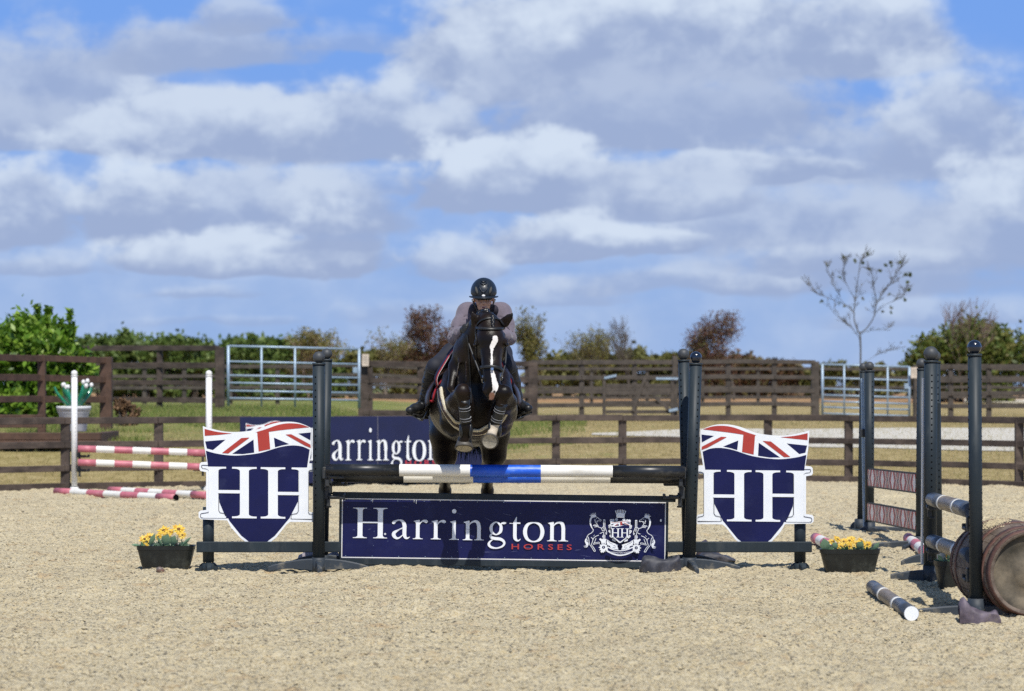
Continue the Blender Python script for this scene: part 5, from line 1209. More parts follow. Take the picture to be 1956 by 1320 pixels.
st = MB().ball((0, 0, 0), .035, 14, sc=(1, .7, .75)).build('stone', mat('grey_red_stone', (.16, .16, .15), rough=.5, var=.3, vscale=30, color2=(.20, .10, .07))); st.location = (wx(313, 19.9), -.30, .025); st.rotation_euler = (.2, .5, .3)
tag(st, 'small grey and rust stone half buried before the left planter', 'stone')
# ------------------------------------------------------------------ smooth bodies grown from a distance field
class Field:
    def __init__(s, lo, hi, h):
        s.lo = np.array(lo, float); s.h = h; s.n = [int(math.ceil((b - a) / h)) + 1 for a, b in zip(lo, hi)]; s.d = np.full(s.n, 1.0, np.float32)
    def _box(s, lo, hi):
        i0 = [max(0, int((l - o) / s.h)) for l, o in zip(lo, s.lo)]; i1 = [min(n, int((u - o) / s.h) + 2) for u, o, n in zip(hi, s.lo, s.n)]
        if any(a >= b for a, b in zip(i0, i1)): return None, None
        g = [s.lo[k] + s.h * np.arange(i0[k], i1[k]) for k in range(3)]
        return tuple(slice(a, b) for a, b in zip(i0, i1)), np.stack(np.meshgrid(*g, indexing='ij'), -1)
    def _merge(s, sl, dn, k, sub):
        d0 = s.d[sl]
        if sub:
            h = np.clip(.5 - .5 * (d0 + dn) / k, 0, 1); s.d[sl] = d0 * (1 - h) + (-dn) * h + k * h * (1 - h)
        else:
            h = np.clip(.5 + .5 * (d0 - dn) / k, 0, 1); s.d[sl] = d0 * (1 - h) + dn * h - k * h * (1 - h)
    def cone(s, a, b, ra, rb, k=.03, flat=None, sub=False):
        """tapered limb; flat = (axis, factor): cross-section scaled along axis"""
        a = np.array(a, float); b = np.array(b, float); f = max(1, flat[1]) if flat else 1; m = max(ra, rb) * f + 2.5 * k + .02
        sl, P = s._box(np.minimum(a, b) - m, np.maximum(a, b) + m)
        if sl is None: return
        ab = b - a; t = np.clip((P - a) @ ab / max(ab @ ab, 1e-9), 0, 1); w = P - a - t[..., None] * ab
        if flat:
            ax = np.array(flat[0], float); ax /= np.linalg.norm(ax); c = w @ ax; w = w + (c * (1 / flat[1] - 1))[..., None] * ax
        s._merge(sl, np.linalg.norm(w, axis=-1) - (ra + (rb - ra) * t), k, sub)
    def chain(s, pts, k=.03, flat=None):
        for (a, ra), (b, rb) in zip(pts[:-1], pts[1:]): s.cone(a, b, ra, rb, k, flat)
    def ell(s, c, r, k=.03, M=None, sub=False):
        c = np.array(c, float); r = np.array(r, float); m = r.max() + 2.5 * k + .02; sl, P = s._box(c - m, c + m)
        if sl is None: return
        q = P - c
        if M is not None: q = q @ np.array(M)
        k0 = np.linalg.norm(q / r, axis=-1); k1 = np.linalg.norm(q / r ** 2, axis=-1) + 1e-9
        s._merge(sl, k0 * (k0 - 1) / k1, k, sub)
    def mesh(s, iso=0.0):
        v = s.d - iso; ins = v < 0; nx, ny, nz = v.shape
        c = np.zeros((nx - 1, ny - 1, nz - 1), np.int8)
        for i in (0, 1):
            for j in (0, 1):
                for k in (0, 1): c += ins[i:nx - 1 + i, j:ny - 1 + j, k:nz - 1 + k]
        act = np.argwhere((c > 0) & (c < 8)); idx = -np.ones(c.shape, np.int64); idx[tuple(act.T)] = np.arange(len(act))
        S = np.zeros((len(act), 3)); C = np.zeros(len(act)); co = [(i, j, k) for i in (0, 1) for j in (0, 1) for k in (0, 1)]
        for p in co:
            for ax in range(3):
                if p[ax]: continue
                q = list(p); q[ax] = 1; A = act + p; B = act + q; va = v[tuple(A.T)]; vb = v[tuple(B.T)]; m = (va < 0) != (vb < 0)
                t = np.where(m, va / np.where(m, va - vb, 1), 0); pos = np.array(p, float) + np.eye(3)[ax] * t[:, None]
                S[m] += pos[m]; C[m] += 1
        V = (act + S / C[:, None]) * s.h + s.lo; F = []
        for ax in range(3):
            o1, o2 = [a for a in range(3) if a != ax]; sh = [slice(None)] * 3; s2 = list(sh); sh[ax] = slice(0, -1); s2[ax] = slice(1, None)
            A = ins[tuple(sh)]; B = ins[tuple(s2)]; e = np.argwhere(A != B); e = e[(e[:, o1] > 0) & (e[:, o2] > 0) & (e[:, o1] < v.shape[o1] - 1) & (e[:, o2] < v.shape[o2] - 1)]
            def cell(da, db): q = e.copy(); q[:, o1] -= da; q[:, o2] -= db; return idx[tuple(q.T)]
            Q = np.stack([cell(1, 1), cell(0, 1), cell(0, 0), cell(1, 0)], -1); fl = A[tuple(e.T)]
            if ax == 1: fl = ~fl
            Q = np.where(fl[:, None], Q, Q[:, ::-1]); F.append(Q)
        F = np.concatenate(F); F = F[(F >= 0).all(1)]
        return V, F
    def build(s, name, m, parent=None, iso=0.0, origin=(0, 0, 0), attr=None, smooth_iter=2):
        V, F = s.mesh(iso)
        for _ in range(smooth_iter):      # light relaxing
            acc = np.zeros_like(V); cnt = np.zeros(len(V))
            for i in range(4):
                np.add.at(acc, F[:, i], V[F[:, (i + 1) % 4]]); np.add.at(acc, F[:, i], V[F[:, (i + 3) % 4]]); np.add.at(cnt, F[:, i], 2)
            V = V * .5 + .5 * acc / np.maximum(cnt, 1)[:, None]
        at_ = attr(V) if attr else None
        o = mesh_np(name, V - np.array(origin), F, m, parent, smooth=True, attr=at_); return o

def poly_sd(px, py, poly):
    """signed distance (negative inside) of points to a polygon"""
    P = np.array(poly, float); d = np.full(px.shape, 1e9); ins = np.zeros(px.shape, bool)
    for i in range(len(P)):
        a, b = P[i], P[(i + 1) % len(P)]; e = b - a; wx_ = px - a[0]; wy = py - a[1]; t = np.clip((wx_ * e[0] + wy * e[1]) / (e @ e), 0, 1)
        d = np.minimum(d, (wx_ - e[0] * t) ** 2 + (wy - e[1] * t) ** 2)
        c = ((a[1] > py) != (b[1] > py)) & (px < (b[0] - a[0]) * (py - a[1]) / ((b[1] - a[1]) or 1e-9) + a[0]); ins ^= c
    return np.where(ins, -1, 1) * np.sqrt(d)

def A_(px, py, Y): return np.array(at(px, py, Y))

def coat_mat():
    m = bpy.data.materials.new('horse_coat'); m.use_nodes = True; nt = m.node_tree; g = NT(nt); b = nt.nodes['Principled BSDF']
    tc = g.n('ShaderNodeTexCoord'); n = g.n('ShaderNodeTexNoise', {'Vector': tc.outputs['Object'], 'Scale': 5.0, 'Detail': 4.0}).outputs[0]
    col = g.mix(g.ss(n, .35, .65), (0.0055, 0.0038, 0.0030), (0.015, 0.0085, 0.0055))
    fn = g.n('ShaderNodeTexNoise', {'Vector': tc.outputs['Object'], 'Scale': 90.0, 'Detail': 3.0}).outputs[0]
    jit = g.m('MULTIPLY', g.m('SUBTRACT', fn, .5), .012)
    def at_(nm): return g.n('ShaderNodeAttribute', attribute_name=nm).outputs['Fac']
    col = g.mix(g.ss(g.m('ADD', at_('blaze'), jit), .0015, -.0015), col, (0.78, 0.74, 0.70))
    col = g.mix(g.ss(g.m('ADD', at_('snip'), jit), .003, -.003), col, (0.50, 0.27, 0.20))
    col = g.mix(g.ss(g.m('ADD', at_('sock'), jit), .004, -.004), col, (0.62, 0.54, 0.42))
    col = g.mix(g.ss(at_('nostril'), .004, -.004), col, (0.012, 0.009, 0.010))
    nt.links.new(col, b.inputs['Base Color']); nt.links.new(g.m('ADD', g.m('MULTIPLY', n, .25), .24), b.inputs['Roughness']); b.inputs['Specular IOR Level'].default_value = .22
    b.inputs['Sheen Weight'].default_value = .03; b.inputs['Sheen Tint'].default_value = (.5, .42, .36, 1); b.inputs['Sheen Roughness'].default_value = .4
    n3 = g.n('ShaderNodeTexNoise', {'Vector': tc.outputs['Object'], 'Scale': 34.0, 'Detail': 7.0, 'Roughness': .65}).outputs[0]
    bp = g.n('ShaderNodeBump', {'Height': n3, 'Strength': .6, 'Distance': .006}); nt.links.new(bp.outputs[0], b.inputs['Normal'])
    return m

def build_horse():
    f = Field((-.75, -.95, -.02), (.45, 2.05, 2.25), .0105)
    Z = lambda px, py, Y: A_(px, py, Y)
    # trunk: barrel, loins, quarters
    f.chain([((-.305, .00, 1.36), .235), ((-.315, .30, 1.330), .285), ((-.32, .60, 1.305), .30), ((-.325, .90, 1.275), .285)], .05, ((1, 0, 0), 1.17)); f.ell((-.275, -.10, 1.33), (.215, .20, .27), .06); f.cone((-.325, .90, 1.275), (-.33, 1.15, 1.26), .285, .27, .05, ((1, 0, 0), 1.05))
    f.ell((-.33, 1.20, 1.25), (.275, .27, .29), .06)
    f.ell((-.315, .50, 1.50), (.16, .50, .14), .08)                        # back and withers
    f.chain([((-.30, .22, 1.62), .085), ((-.31, .50, 1.60), .09), ((-.32, .85, 1.56), .10)], .06)
    for s, px in ((-1, -.44), (1, -.13)):                                  # shoulders
        f.cone((px * 1.0, .05, 1.52), (px + .02 * s, -.17, 1.18), .12, .115, .05)
        f.ell((px + .03 * s, .0, 1.30), (.11, .17, .22), .05)
    # neck
    ng = [(Z(905, 700, -.05), .205), (Z(903, 672, -.14), .165), (Z(912, 645, -.24), .128), (Z(920, 624, -.31), .103), (Z(928, 616, -.34), .086)]
    f.chain(ng, .05, ((1, 0, 0), .86))
    f.chain([(Z(905, 715, .10), .13), (Z(905, 660, -.02), .10), (Z(912, 627, -.18), .075), (Z(922, 609, -.28), .05)], .05, ((1, 0, 0), .8))     # crest
    f.cone(Z(900, 735, -.12), Z(925, 668, -.33), .12, .075, .05)           # throat
    # head
    hd = lambda px, py, Y: Z(px, py, Y)
    f.cone(hd(933, 618, -.40), hd(937, 648, -.46), .088, .107, .03)
    f.cone(hd(937, 648, -.46), hd(939, 700, -.53), .107, .072, .03, ((0, 1, 0), .90))
    f.cone(hd(939, 700, -.535), hd(940, 738, -.575), .070, .064, .03)
    f.ell(hd(938.5, 744, -.575), (.070, .052, .060), .02); f.ell(hd(938, 757, -.555), (.040, .038, .03), .02)
    f.ell(hd(938, 645, -.36), (.085, .11, .10), .03)                       # jowls
    for s in (-1, 1):
        f.ell(hd(938 + s * 19, 668, -.40), (.040, .085, .100), .02)
        f.ell(hd(938 + s * 27.5, 652, -.475), (.022, .028, .020), .012)      # brow
        f.ell(hd(938 + s * 29.5, 658, -.487), (.014, .020, .013), .006)       # eye bulge
        f.cone(hd(938 + s * 13, 672, -.54), hd(938 + s * 10, 722, -.60), .012, .010, .025)   # facial crest
        f.ell(hd(939 + s * 11.5, 747, -.612), (.026, .022, .030), .012)        # nostril rim
        f.ell(hd(939.5 + s * 13, 749, -.640), (.010, .016, .017), .008, sub=True)
    f.ell(hd(938.5, 763, -.565), (.030, .022, .014), .008)                   # lower lip
    f.cone(hd(915, 757.5, -.612), hd(962, 757.5, -.612), .0035, .0035, .006, sub=True)
    # ears
    for tip, base, s in (((900.5, 594), (914, 624), -1), ((981.5, 597), (957, 623), 1)):
        b = hd(base[0], base[1], -.38); t = hd(tip[0], tip[1], -.42); u = t - b
        f.chain([(b - u * .1, .030), (b + u * .3, .040), (b + u * .6, .031), (b + u * .85, .014), (t, .005)], .012, ((0, 1, 0), .55))
        f.chain([(b + u * .15 + np.array([0, -.030, 0]), .020), (b + u * .6 + np.array([0, -.026, 0]), .013)], .006) if False else None
        f.cone(b + u * .12 + np.array([s * .004, -.030, 0]), b + u * .75 + np.array([s * .002, -.022, 0]), .018, .008, .008, sub=True)
    # front legs, folded over the pole; s=-1 is the one on the left of the picture
    K1 = Z(884, 748, -.58); F1 = Z(890, 818, -.50); H1 = Z(887, 848, -.47)
    f.chain([((-.43, -.02, 1.20), .105), (Z(866, 783, -.28), .090), (Z(875, 766, -.45), .074), (K1, .058)], .035)
    f.ell(K1, (.057, .06, .058), .02); f.ell(Z(871, 775, -.30), (.085, .13, .11), .03)
    f.chain([(K1, .054), (Z(886, 770, -.565), .040), (Z(888, 795, -.53), .036), (F1, .042)], .02); f.ell(F1, (.043, .045, .045), .02)
    f.chain([(F1, .040), (Z(888, 832, -.48), .036), (Z(887, 840, -.475), .042)], .015)
    K2 = Z(963, 750, -.60); F2 = Z(945, 815, -.50)
    f.chain([((-.12, -.02, 1.20), .105), (Z(964, 790, -.28), .088), (Z(968, 768, -.45), .074), (K2, .060)], .035)
    f.ell(K2, (.064, .06, .048), .02); f.ell(Z(968, 778, -.30), (.08, .13, .11), .03)
    f.chain([(K2, .054), (Z(958, 770, -.585), .041), (Z(951, 795, -.54), .036), (F2, .040)], .02); f.ell(F2, (.042, .045, .042), .02)
    f.chain([(F2, .038), (Z(940, 828, -.52), .035), (Z(938, 834, -.51), .038)], .015)
    # hind legs
    for s, xs, xk, xf in ((-1, 852, 850, 850), (1, 942, 931, 930)):
        st = A_(xs, 846, .92); hk = A_(xk, 938, 1.52); ft = np.array([A_(xf, 940, 1.5)[0], 1.38, .20]); px = st[0]
        f.chain([((px - s * .01, 1.20, 1.22), .19), (A_(xs + s * 1, 830, 1.02), .142), (A_(xs + s * 2, 868, 1.05), .105), (A_(xk, 905, 1.30), .070), (hk + np.array([0, -.03, .05]), .052)], .05, ((1, 0, 0), .9))
        f.ell(hk + np.array([0, 0, .0]), (.054, .075, .065), .02); f.cone(hk, hk + np.array([0, .09, .09]), .035, .026, .03)
        f.chain([(hk, .046), (hk * .5 + ft * .5, .034), (ft, .042)], .025); f.chain([(ft, .038), (ft + np.array([0, -.05, -.09]), .034)], .02)
    f.cone((-.33, 1.42, 1.38), (-.33, 1.52, 1.32), .05, .035, .03)         # dock
    # chest muscle grooves
    f.cone(Z(900, 740, -.345), Z(902, 800, -.33), .012, .014, .03, sub=True)
    for s, x0, x1 in ((-1, 868, 862), (1, 950, 962)):
        f.cone(Z(x0, 700, -.30), Z(x1, 745, -.36), .008, .012, .03, sub=True)
    f.cone(Z(893, 668, -.34), Z(884, 716, -.36), .008, .006, .022, sub=True); f.chain([(Z(884, 655, -.16), .03), (Z(868, 700, -.13), .04), (Z(862, 740, -.24), .035)], .045)
    for (a, b_) in (((877, 690, -.26), (872, 720, -.32)), ((890, 690, -.33), (890, 730, -.36))): f.cone(Z(*a), Z(*b_), .010, .012, .03)
    O = (-.32, .6, 0)
    blz = [(942, 641), (950, 641.5), (951.5, 651), (947, 659), (943, 665.5), (941, 673), (941.5, 697), (942, 705), (947, 719.5), (952.5, 738.5), (950, 745), (947, 750), (945, 756), (938, 757), (938, 750), (941.5, 744), (939, 722), (936.5, 703.5), (938, 678), (935.7, 662), (940.5, 649.5)]
    snip = [(934, 755), (936, 751), (941, 749), (945, 752), (944, 760), (941, 764), (935, 763.5)]
    def attr(V):
        W = V; k = (W[:, 1] + 20) / FPX; px = 978 + W[:, 0] / k; py = 742 - (W[:, 2] - CAM_Z) / k
        front = np.where(W[:, 1] < -.40, 0, .05)
        sock = poly_sd(px, py, [(925, 812), (958, 812), (958, 850), (925, 850)]) * k + np.where(W[:, 1] < -.42, 0, .1)
        nos = np.minimum(np.hypot(px - 944.2, py - 748.5) - 2.6, np.hypot(px - 928, py - 748.5) - 3.2) * k + front
        return {'blaze': poly_sd(px, py, blz) * k + front, 'snip': poly_sd(px, py, snip) * k + front, 'sock': sock, 'nostril': nos}
    root = f.build('horse', coat_mat(), None, origin=O, attr=attr); root.location = O
    tag(root, 'black horse with a white blaze jumping the poles, forelegs tucked up, mane plaited', 'horse')
    return root, f, O
HORSE, HF, HO = build_horse()
_dg = bpy.context.evaluated_depsgraph_get()
BV = BVHTree.FromPolygons([tuple(v.co + Vector(HO)) for v in HORSE.data.vertices], [tuple(p.vertices) for p in HORSE.data.polygons])
CAMP = Vector((0, CAM_Y, CAM_Z))
def on_horse(px, py, off=.004):
    dv = (at(px, py, 0) - CAMP).normalized(); h = BV.ray_cast(CAMP, dv)
    if h[0] is None:
        n = BV.find_nearest(at(px, py, -.1)); return n[0] + n[1] * off, n[1]
    return h[0] + h[1] * off, h[1]
def local(p): return Vector(p) - Vector(HO)
def strap(name, pts, w, m, th=.004, n=6, rnd_=False, off=.003, pad=0, Y=None, surf=True):
    """strap laid over the horse where the traced line falls on its body; w = width in metres"""
    Q = cr(pts, n); P = []; N = []
    for q in Q:
        if surf: p, nn = on_horse(q[0], q[1], off + th / 2)
        else: p = at(q[0], q[1], q[2]); nn = Vector((0, -1, 0))
        P.append(p); N.append(nn)
    for _ in range(2):
        P = [P[0]] + [(P[i - 1] + P[i] * 2 + P[i + 1]) / 4 for i in range(1, len(P) - 1)] + [P[-1]]; N = [N[0]] + [((N[i - 1] + N[i] * 2 + N[i + 1]) / 4).normalized() for i in range(1, len(N) - 1)] + [N[-1]]
    if rnd_: return MB().tube([local(p + nn * 0) for p, nn in zip(P, N)], w / 2, 8).build(name, m, HORSE)
    mb = MB(); vs = []
    for i, (p, nn) in enumerate(zip(P, N)):
        t = (P[min(i + 1, len(P) - 1)] - P[max(i - 1, 0)]).normalized(); s = t.cross(nn).normalized(); u = s.cross(t).normalized(); u = u if u.dot(nn) > 0 else -u
        for a, b in ((-1, -1), (-1, .6), (-.7, 1), (.7, 1), (1, .6), (1, -1)): vs.append(local(p + s * a * w / 2 + u * b * th / 2))
    fs = [(i * 6 + k, i * 6 + (k + 1) % 6, (i + 1) * 6 + (k + 1) % 6, (i + 1) * 6 + k) for i in range(len(P) - 1) for k in range(6)]
    mb._add(vs, fs, 0, True); return mb.build(name, m, HORSE)

M_LEA = mat('black_leather', (.012, .013, .015), rough=.42, spec=.4, var=.3, vscale=20, dirt=(.06,.055,.05), dirt_scale=9, dirt_amt=.35)
M_LEAB = mat('brown_leather', (.035, .018, .013), rough=.38, var=.25, coat=.15)
M_FLEECE = mat('cream_fleece', (.64, .58, .42), rough=.95, var=.12, vscale=60, bump=.006, bscale=120)
M_HAIR = mat('black_hair', (.008, .008, .009), rough=.32, spec=.5, var=.3, vscale=60)
M_HOOF = mat('hoof_horn', (.045, .042, .036), rough=.55, var=.3, vscale=20, color2=(.10, .088, .07))
M_SOLE = mat('hoof_sole', (.36, .33, .26), rough=.85, var=.2, vscale=25, dirt=(.22, .17, .11), dirt_scale=18, dirt_amt=.5)
M_REDP = mat('red_piping', (.33, .018, .025), rough=.45); M_WHP = mat('white_piping', (.7, .68, .66), rough=.5)
M_NAVYP = mat('navy_pad', (.010, .013, .045), rough=.8)
M_BOOTH = mat('tendon_boot', (.013, .015, .017), rough=.36, var=.3, vscale=30)

def horse_bits():
    # eyes, small plaits, forelock
    for s in (-1, 1): MB().ball(local(A_(938 + s * 30, 658.5, -.490)), .0155, 14).build('eye', mat('horse_eye', (.006, .004, .003), rough=.05), HORSE)
    mb = MB(); rs = np.random.RandomState(3); nape = cr([A_(934, 608, -.36), A_(926, 602, -.28), A_(918, 607, -.16), A_(910, 620, -.03), A_(906, 645, .09)], 5)
    for i, p in enumerate(nape):
        if i % 2 == 0 and i < 14:
            for k in range(5): mb.ball(local(Vector(p) + Vector((rs.normal(0, .008), rs.normal(0, .006), .028 + .012 * rs.randn() * .5))), .020 + .004 * rs.rand(), 9, sc=(1.15, .9, 1))
    for i in range(7): mb.ball(local(A_(914 + i * 3.8, 597.5 + .55 * (i - 3) ** 2 * .5, -.33)), .017, 10, sc=(.9, 1, 1.1))
    mb.build('mane', M_HAIR, HORSE)
    fl = MB()
    for i in range(6): fl.ball(local(A_(941 + (i % 2), 606 + i * 3.6, -.475 - i * .012)), .021 - .0015 * i, 10, sc=(1, .7, .9))
    fl.build('forelock', M_HAIR, HORSE)
    tl = MB(); rs = np.random.RandomState(6)
    for i in range(170):
        a = rs.uniform(0, 6.28); r0 = rs.uniform(0, .03); r1 = rs.uniform(.02, .16); x0, y0 = -.33 + r0 * math.cos(a), 1.55 + r0 * math.sin(a); L = rs.uniform(.55, .95)
        p = [(x0, y0 - .03, 1.33), (x0 + r1 * .5 * math.cos(a), y0 + .06, 1.12), (x0 + r1 * .9 * math.cos(a), y0 + .10 + r1 * .3 * math.sin(a), .95), (x0 + r1 * math.cos(a) + rs.normal(0, .012), y0 + .06 + .3 * r1 * math.sin(a), 1.33 - L * .55)]
        tl.tube([local(q) for q in cr(p, 4)], [.006] * 8 + [.005, .004, .003, .002, .001], 4, cap=False)
    tl.build('tail', M_HAIR, HORSE)
    # hooves
    def hoof(c, axis, sole=False, r=.062, L=.07):
        M = Vector(axis).normalized().to_track_quat('Z', 'Y').to_matrix(); h = MB()
        h.lathe([(r * .70, -L), (r * .82, -L * .5), (r * 1.0, 0), (r * .97, .004), (r * .84, .006)], 22, local(c), M, 0); 
        o = h.build('hoof', M_HOOF, HORSE); s = MB(); s.lathe([(r * .86, .004), (r * .6, -.002), (0, -.004)], 20, local(c), M, 0); s.build('sole', M_SOLE, o)
    hoof(A_(886.5, 856, -.46), (-.03, -.42, -.9), r=.074, L=.085); hoof(A_(935.5, 843, -.545), (-.10, -.93, -.42), r=.068, L=.07)
    for x in (850, 930): hoof((A_(x, 940, 1.5)[0], 1.30, .012), (0, -.06, -1), r=.066, L=.085)
    # tendon and fetlock boots
    for (pts, side) in ((((886, 763, -.572), (888, 795, -.53), (889.5, 806, -.515)), -1), (((959, 768, -.588), (951.5, 795, -.54), (948, 806, -.52)), 1)):
        P = [local(A_(*p)) for p in pts]; b = MB(); b.tube([P[0], P[0].lerp(P[1], .5), P[1], P[2]], [.045, .0435, .043, .047], 20, cap=True, flat=1.0); o = b.build('tendon_boot', M_BOOTH, HORSE)
        d = (P[2] - P[0])
        for t in (.34, .46, .80, .92):
            q = P[0] + d * t; MB().tube([q - d.normalized() * .0012, q + d.normalized() * .0012], .0462, 20).build('binding', mat('grey_binding', (.40, .41, .43), rough=.6), o)
        for t in (.40, .86):
            q = P[0] + d * t; MB().tube([q - d.normalized() * .012, q + d.normalized() * .012], .0455, 20).build('closure', M_LEA, o)
    for (c, dx) in (((890, 818, -.50), -1), ((945, 816, -.50), 1)):
        b = MB()
        for s in (-1, 1): b.ball(local(A_(c[0] + s * 8.5, c[1] + 4, c[2] + .0)), .036, 14, sc=(.55, 1.1, 1.75))
        b.build('fetlock_boot', M_BOOTH, HORSE)
    # bridle
    strap('browband', [(911, 626), (918, 628), (932, 629), (950, 629), (962, 627)], .022, M_LEA, .010, off=.004)
    strap('noseband', [(917, 703), (924, 701.5), (938, 700.5), (950, 702.5), (957, 708)], .026, M_LEA, .014, off=.004)
    strap('headpiece', [(909, 640), (911, 627), (916, 616), (928, 609.5), (944, 608.5), (958, 615), (965, 628), (967, 645)], .016, M_LEA, .008, off=.004)
    strap('cheekpiece', [(910.5, 634), (910, 655), (911.5, 680), (916, 700), (920.5, 716)], .012, M_LEA, .006)
    strap('cheekpiece', [(964, 634), (966, 655), (963, 680), (959, 700), (957, 714)], .012, M_LEA, .006)
    strap('noseband_strap', [(940, 703), (940, 708)], .020, M_STEEL, .006, off=.014)
    # bit
    for (x, s) in ((921, -1), (956.5, 1)):
        c = local(on_horse(x, 722, .01)[0]); b = MB(); b.tube([c + Vector((0.006 * math.cos(t) * 1.5, 0.034 * math.cos(t) * .6, .034 * math.sin(t))) for t in np.linspace(0, 6.283, 17)], .0042, 8); b.build('bit_ring', M_STEEL, HORSE)
        MB().tube([c + Vector((s * .0, -.01, .045)), c + Vector((s * .004, -.012, -.03))], .0045, 8).build('bit_cheek', M_STEEL, HORSE)
    # reins run from the bit to the hands; martingale
    def rope(name, pts, r, m, flat=1.0): return MB().tube([local(q) for q in cr([A_(*p) for p in pts], 6)], r, 8, flat=flat).build(name, m, HORSE)
    rope('rein', [(921, 724, -.50), (908, 690, -.42), (895, 655, -.34), (889, 636, -.29), (891, 626, -.26)], .0065, mat('rein_rubber', (.035, .037, .04), rough=.5))
    rope('rein', [(957, 722, -.50), (965, 695, -.38), (966, 665, -.26), (958, 645, -.20)], .0065, MATS['rein_rubber'])
    strap('martingale', [(893, 640), (896, 668), (898, 700), (899, 730), (900, 770)], .012, M_LEA, .005)
    # belly guard with fleece edges and dark strap
    G = [(842, 745), (846, 768), (856, 790), (871, 809), (890, 820), (908, 824), (926, 821), (944, 812), (958, 797), (968, 778), (972, 760)]
    def shift(k): 
        out = []
        for i, p in enumerate(G):
            a = G[max(i - 1, 0)]; b = G[min(i + 1, len(G) - 1)]; t = Vector((b[0] - a[0], b[1] - a[1])).normalized(); out.append((p[0] - t.y * k, p[1] + t.x * k))
        return out
    bv = 5.0
    strap_free('belly_guard_fleece', shift(0), .066, M_FLEECE, .016, .004)
    strap_free('belly_guard', shift(0.5), .026, M_LEAB, .008, .019)
    c = local(at(850.3, 760, -.14))
def strap_free(name, pts, w, m, th, off):
    """girth guard: loops round the underside of the chest just behind the forelegs"""
    Q = cr(pts, 5); P = []; N = []
    for q in Q:
        dv = (at(q[0], q[1], 0) - CAMP).normalized(); h = BV3.ray_cast(CAMP, dv)
        if h[0] is None: h = BV3.find_nearest(at(q[0], q[1], .1))
        p, dv = h[0], h[1]
        P.append(p + dv * (off + th / 2)); N.append(dv)
    mb = MB(); vs = []
    for i, (p, nn) in enumerate(zip(P, N)):
        t = (P[min(i + 1, len(P) - 1)] - P[max(i - 1, 0)]).normalized(); s = t.cross(nn).normalized(); u = nn
        for a, b in ((-1, -1), (-1, .5), (-.8, 1), (.8, 1), (1, .5), (1, -1)): vs.append(local(p + s * a * w / 2 + u * b * th / 2))
    fs = [(i * 6 + k, i * 6 + (k + 1) % 6, (i + 1) * 6 + (k + 1) % 6, (i + 1) * 6 + k) for i in range(len(P) - 1) for k in range(6)]
    mb._add(vs, fs, 0, True); return mb.build(name, m, HORSE)
# trunk only, for things wrapped round the chest
def trunk_bv():
    f = Field((-.75, -.2, .8), (.2, 1.2, 1.9), .02)
    f.chain([((-.305, .00, 1.36), .235), ((-.315, .30, 1.330), .285), ((-.32, .60, 1.305), .30), ((-.325, .90, 1.275), .285)], .05, ((1, 0, 0), 1.17)); f.ell((-.275, -.10, 1.33), (.215, .20, .27), .06)
    f.ell((-.315, .50, 1.50), (.16, .50, .14), .08); f.chain([((-.30, .22, 1.62), .085), ((-.31, .50, 1.60), .09), ((-.32, .85, 1.56), .10)], .06)
    V, F = f.mesh(); return BVHTree.FromPolygons([tuple(v) for v in V], [tuple(int(i) for i in q) for q in F])
BV2 = trunk_bv()
def chest_bv():
    f = Field((-.75, -.6, .8), (.2, 1.2, 1.9), .02)
    f.chain([((-.305, .00, 1.36), .235), ((-.315, .30, 1.330), .285), ((-.32, .60, 1.305), .30), ((-.325, .90, 1.275), .285)], .05, ((1, 0, 0), 1.17)); f.ell((-.275, -.10, 1.33), (.215, .20, .27), .06)
    for s, px in ((-1, -.44), (1, -.13)): f.cone((px, .05, 1.52), (px + .02 * s, -.17, 1.18), .12, .115, .05); f.ell((px + .03 * s, .0, 1.30), (.11, .17, .22), .05)
    for c in ((871, 775, -.30), (968, 778, -.30)): f.ell(A_(*c), (.085, .13, .11), .03)
    f.chain([((-.43, -.02, 1.20), .105), (A_(866, 783, -.28), .092)], .035); f.chain([((-.12, -.02, 1.20), .105), (A_(964, 790, -.28), .090)], .035)
    V, F = f.mesh(); return BVHTree.FromPolygons([tuple(v) for v in V], [tuple(int(i) for i in q) for q in F])
BV3 = chest_bv()
horse_bits()

def shell(name, ys, ang0, ang1, off, th, m, c=(-.315, 1.30), lower=None, n=22, edge=None, edge_r=.007, side=None):
    """saddle-like sheet over the back: ys stations, angles from the top (0) down each side"""
    V = []; rows = []
    for y in ys:
        row = []
        for k in range(n):
            t = k / (n - 1); a0, a1 = ang0(y), ang1(y); a = a0 + (a1 - a0) * t; dv = Vector((math.sin(a), 0, math.cos(a))); c0 = Vector((c[0], y, c[1]))
            h = BV2.ray_cast(c0 + dv * 1.2, -dv); p = (h[0] if h[0] else c0 + dv * .33) + dv * off; row.append(p)
        rows.append(row)
    vs = [local(p) for r_ in rows for p in r_] + [local(p + (p - Vector((c[0], p.y, c[1]))).normalized() * th) for r_ in rows for p in r_]
    N = len(ys) * n; fs = []
    for i in range(len(ys) - 1):
        for k in range(n - 1):
            q = (i * n + k, i * n + k + 1, (i + 1) * n + k + 1, (i + 1) * n + k); fs += [q, tuple(N + j for j in q)[::-1]]
    bd = [k for k in range(n)] + [i * n + n - 1 for i in range(1, len(ys))] + [(len(ys) - 1) * n + k for k in range(n - 2, -1, -1)] + [i * n for i in range(len(ys) - 2, 0, -1)]
    for i in range(len(bd)): a, b = bd[i], bd[(i + 1) % len(bd)]; fs.append((a, a + N, b + N, b))
    mb = MB(); mb._add(vs, fs, 0, True); o = mb.build(name, m, HORSE)
    if edge:
        loop = [Vector(vs[N + k]) for k in bd] ; MB().tube(loop + [loop[0]], edge_r, 6).build('piping', edge, o)
    return o
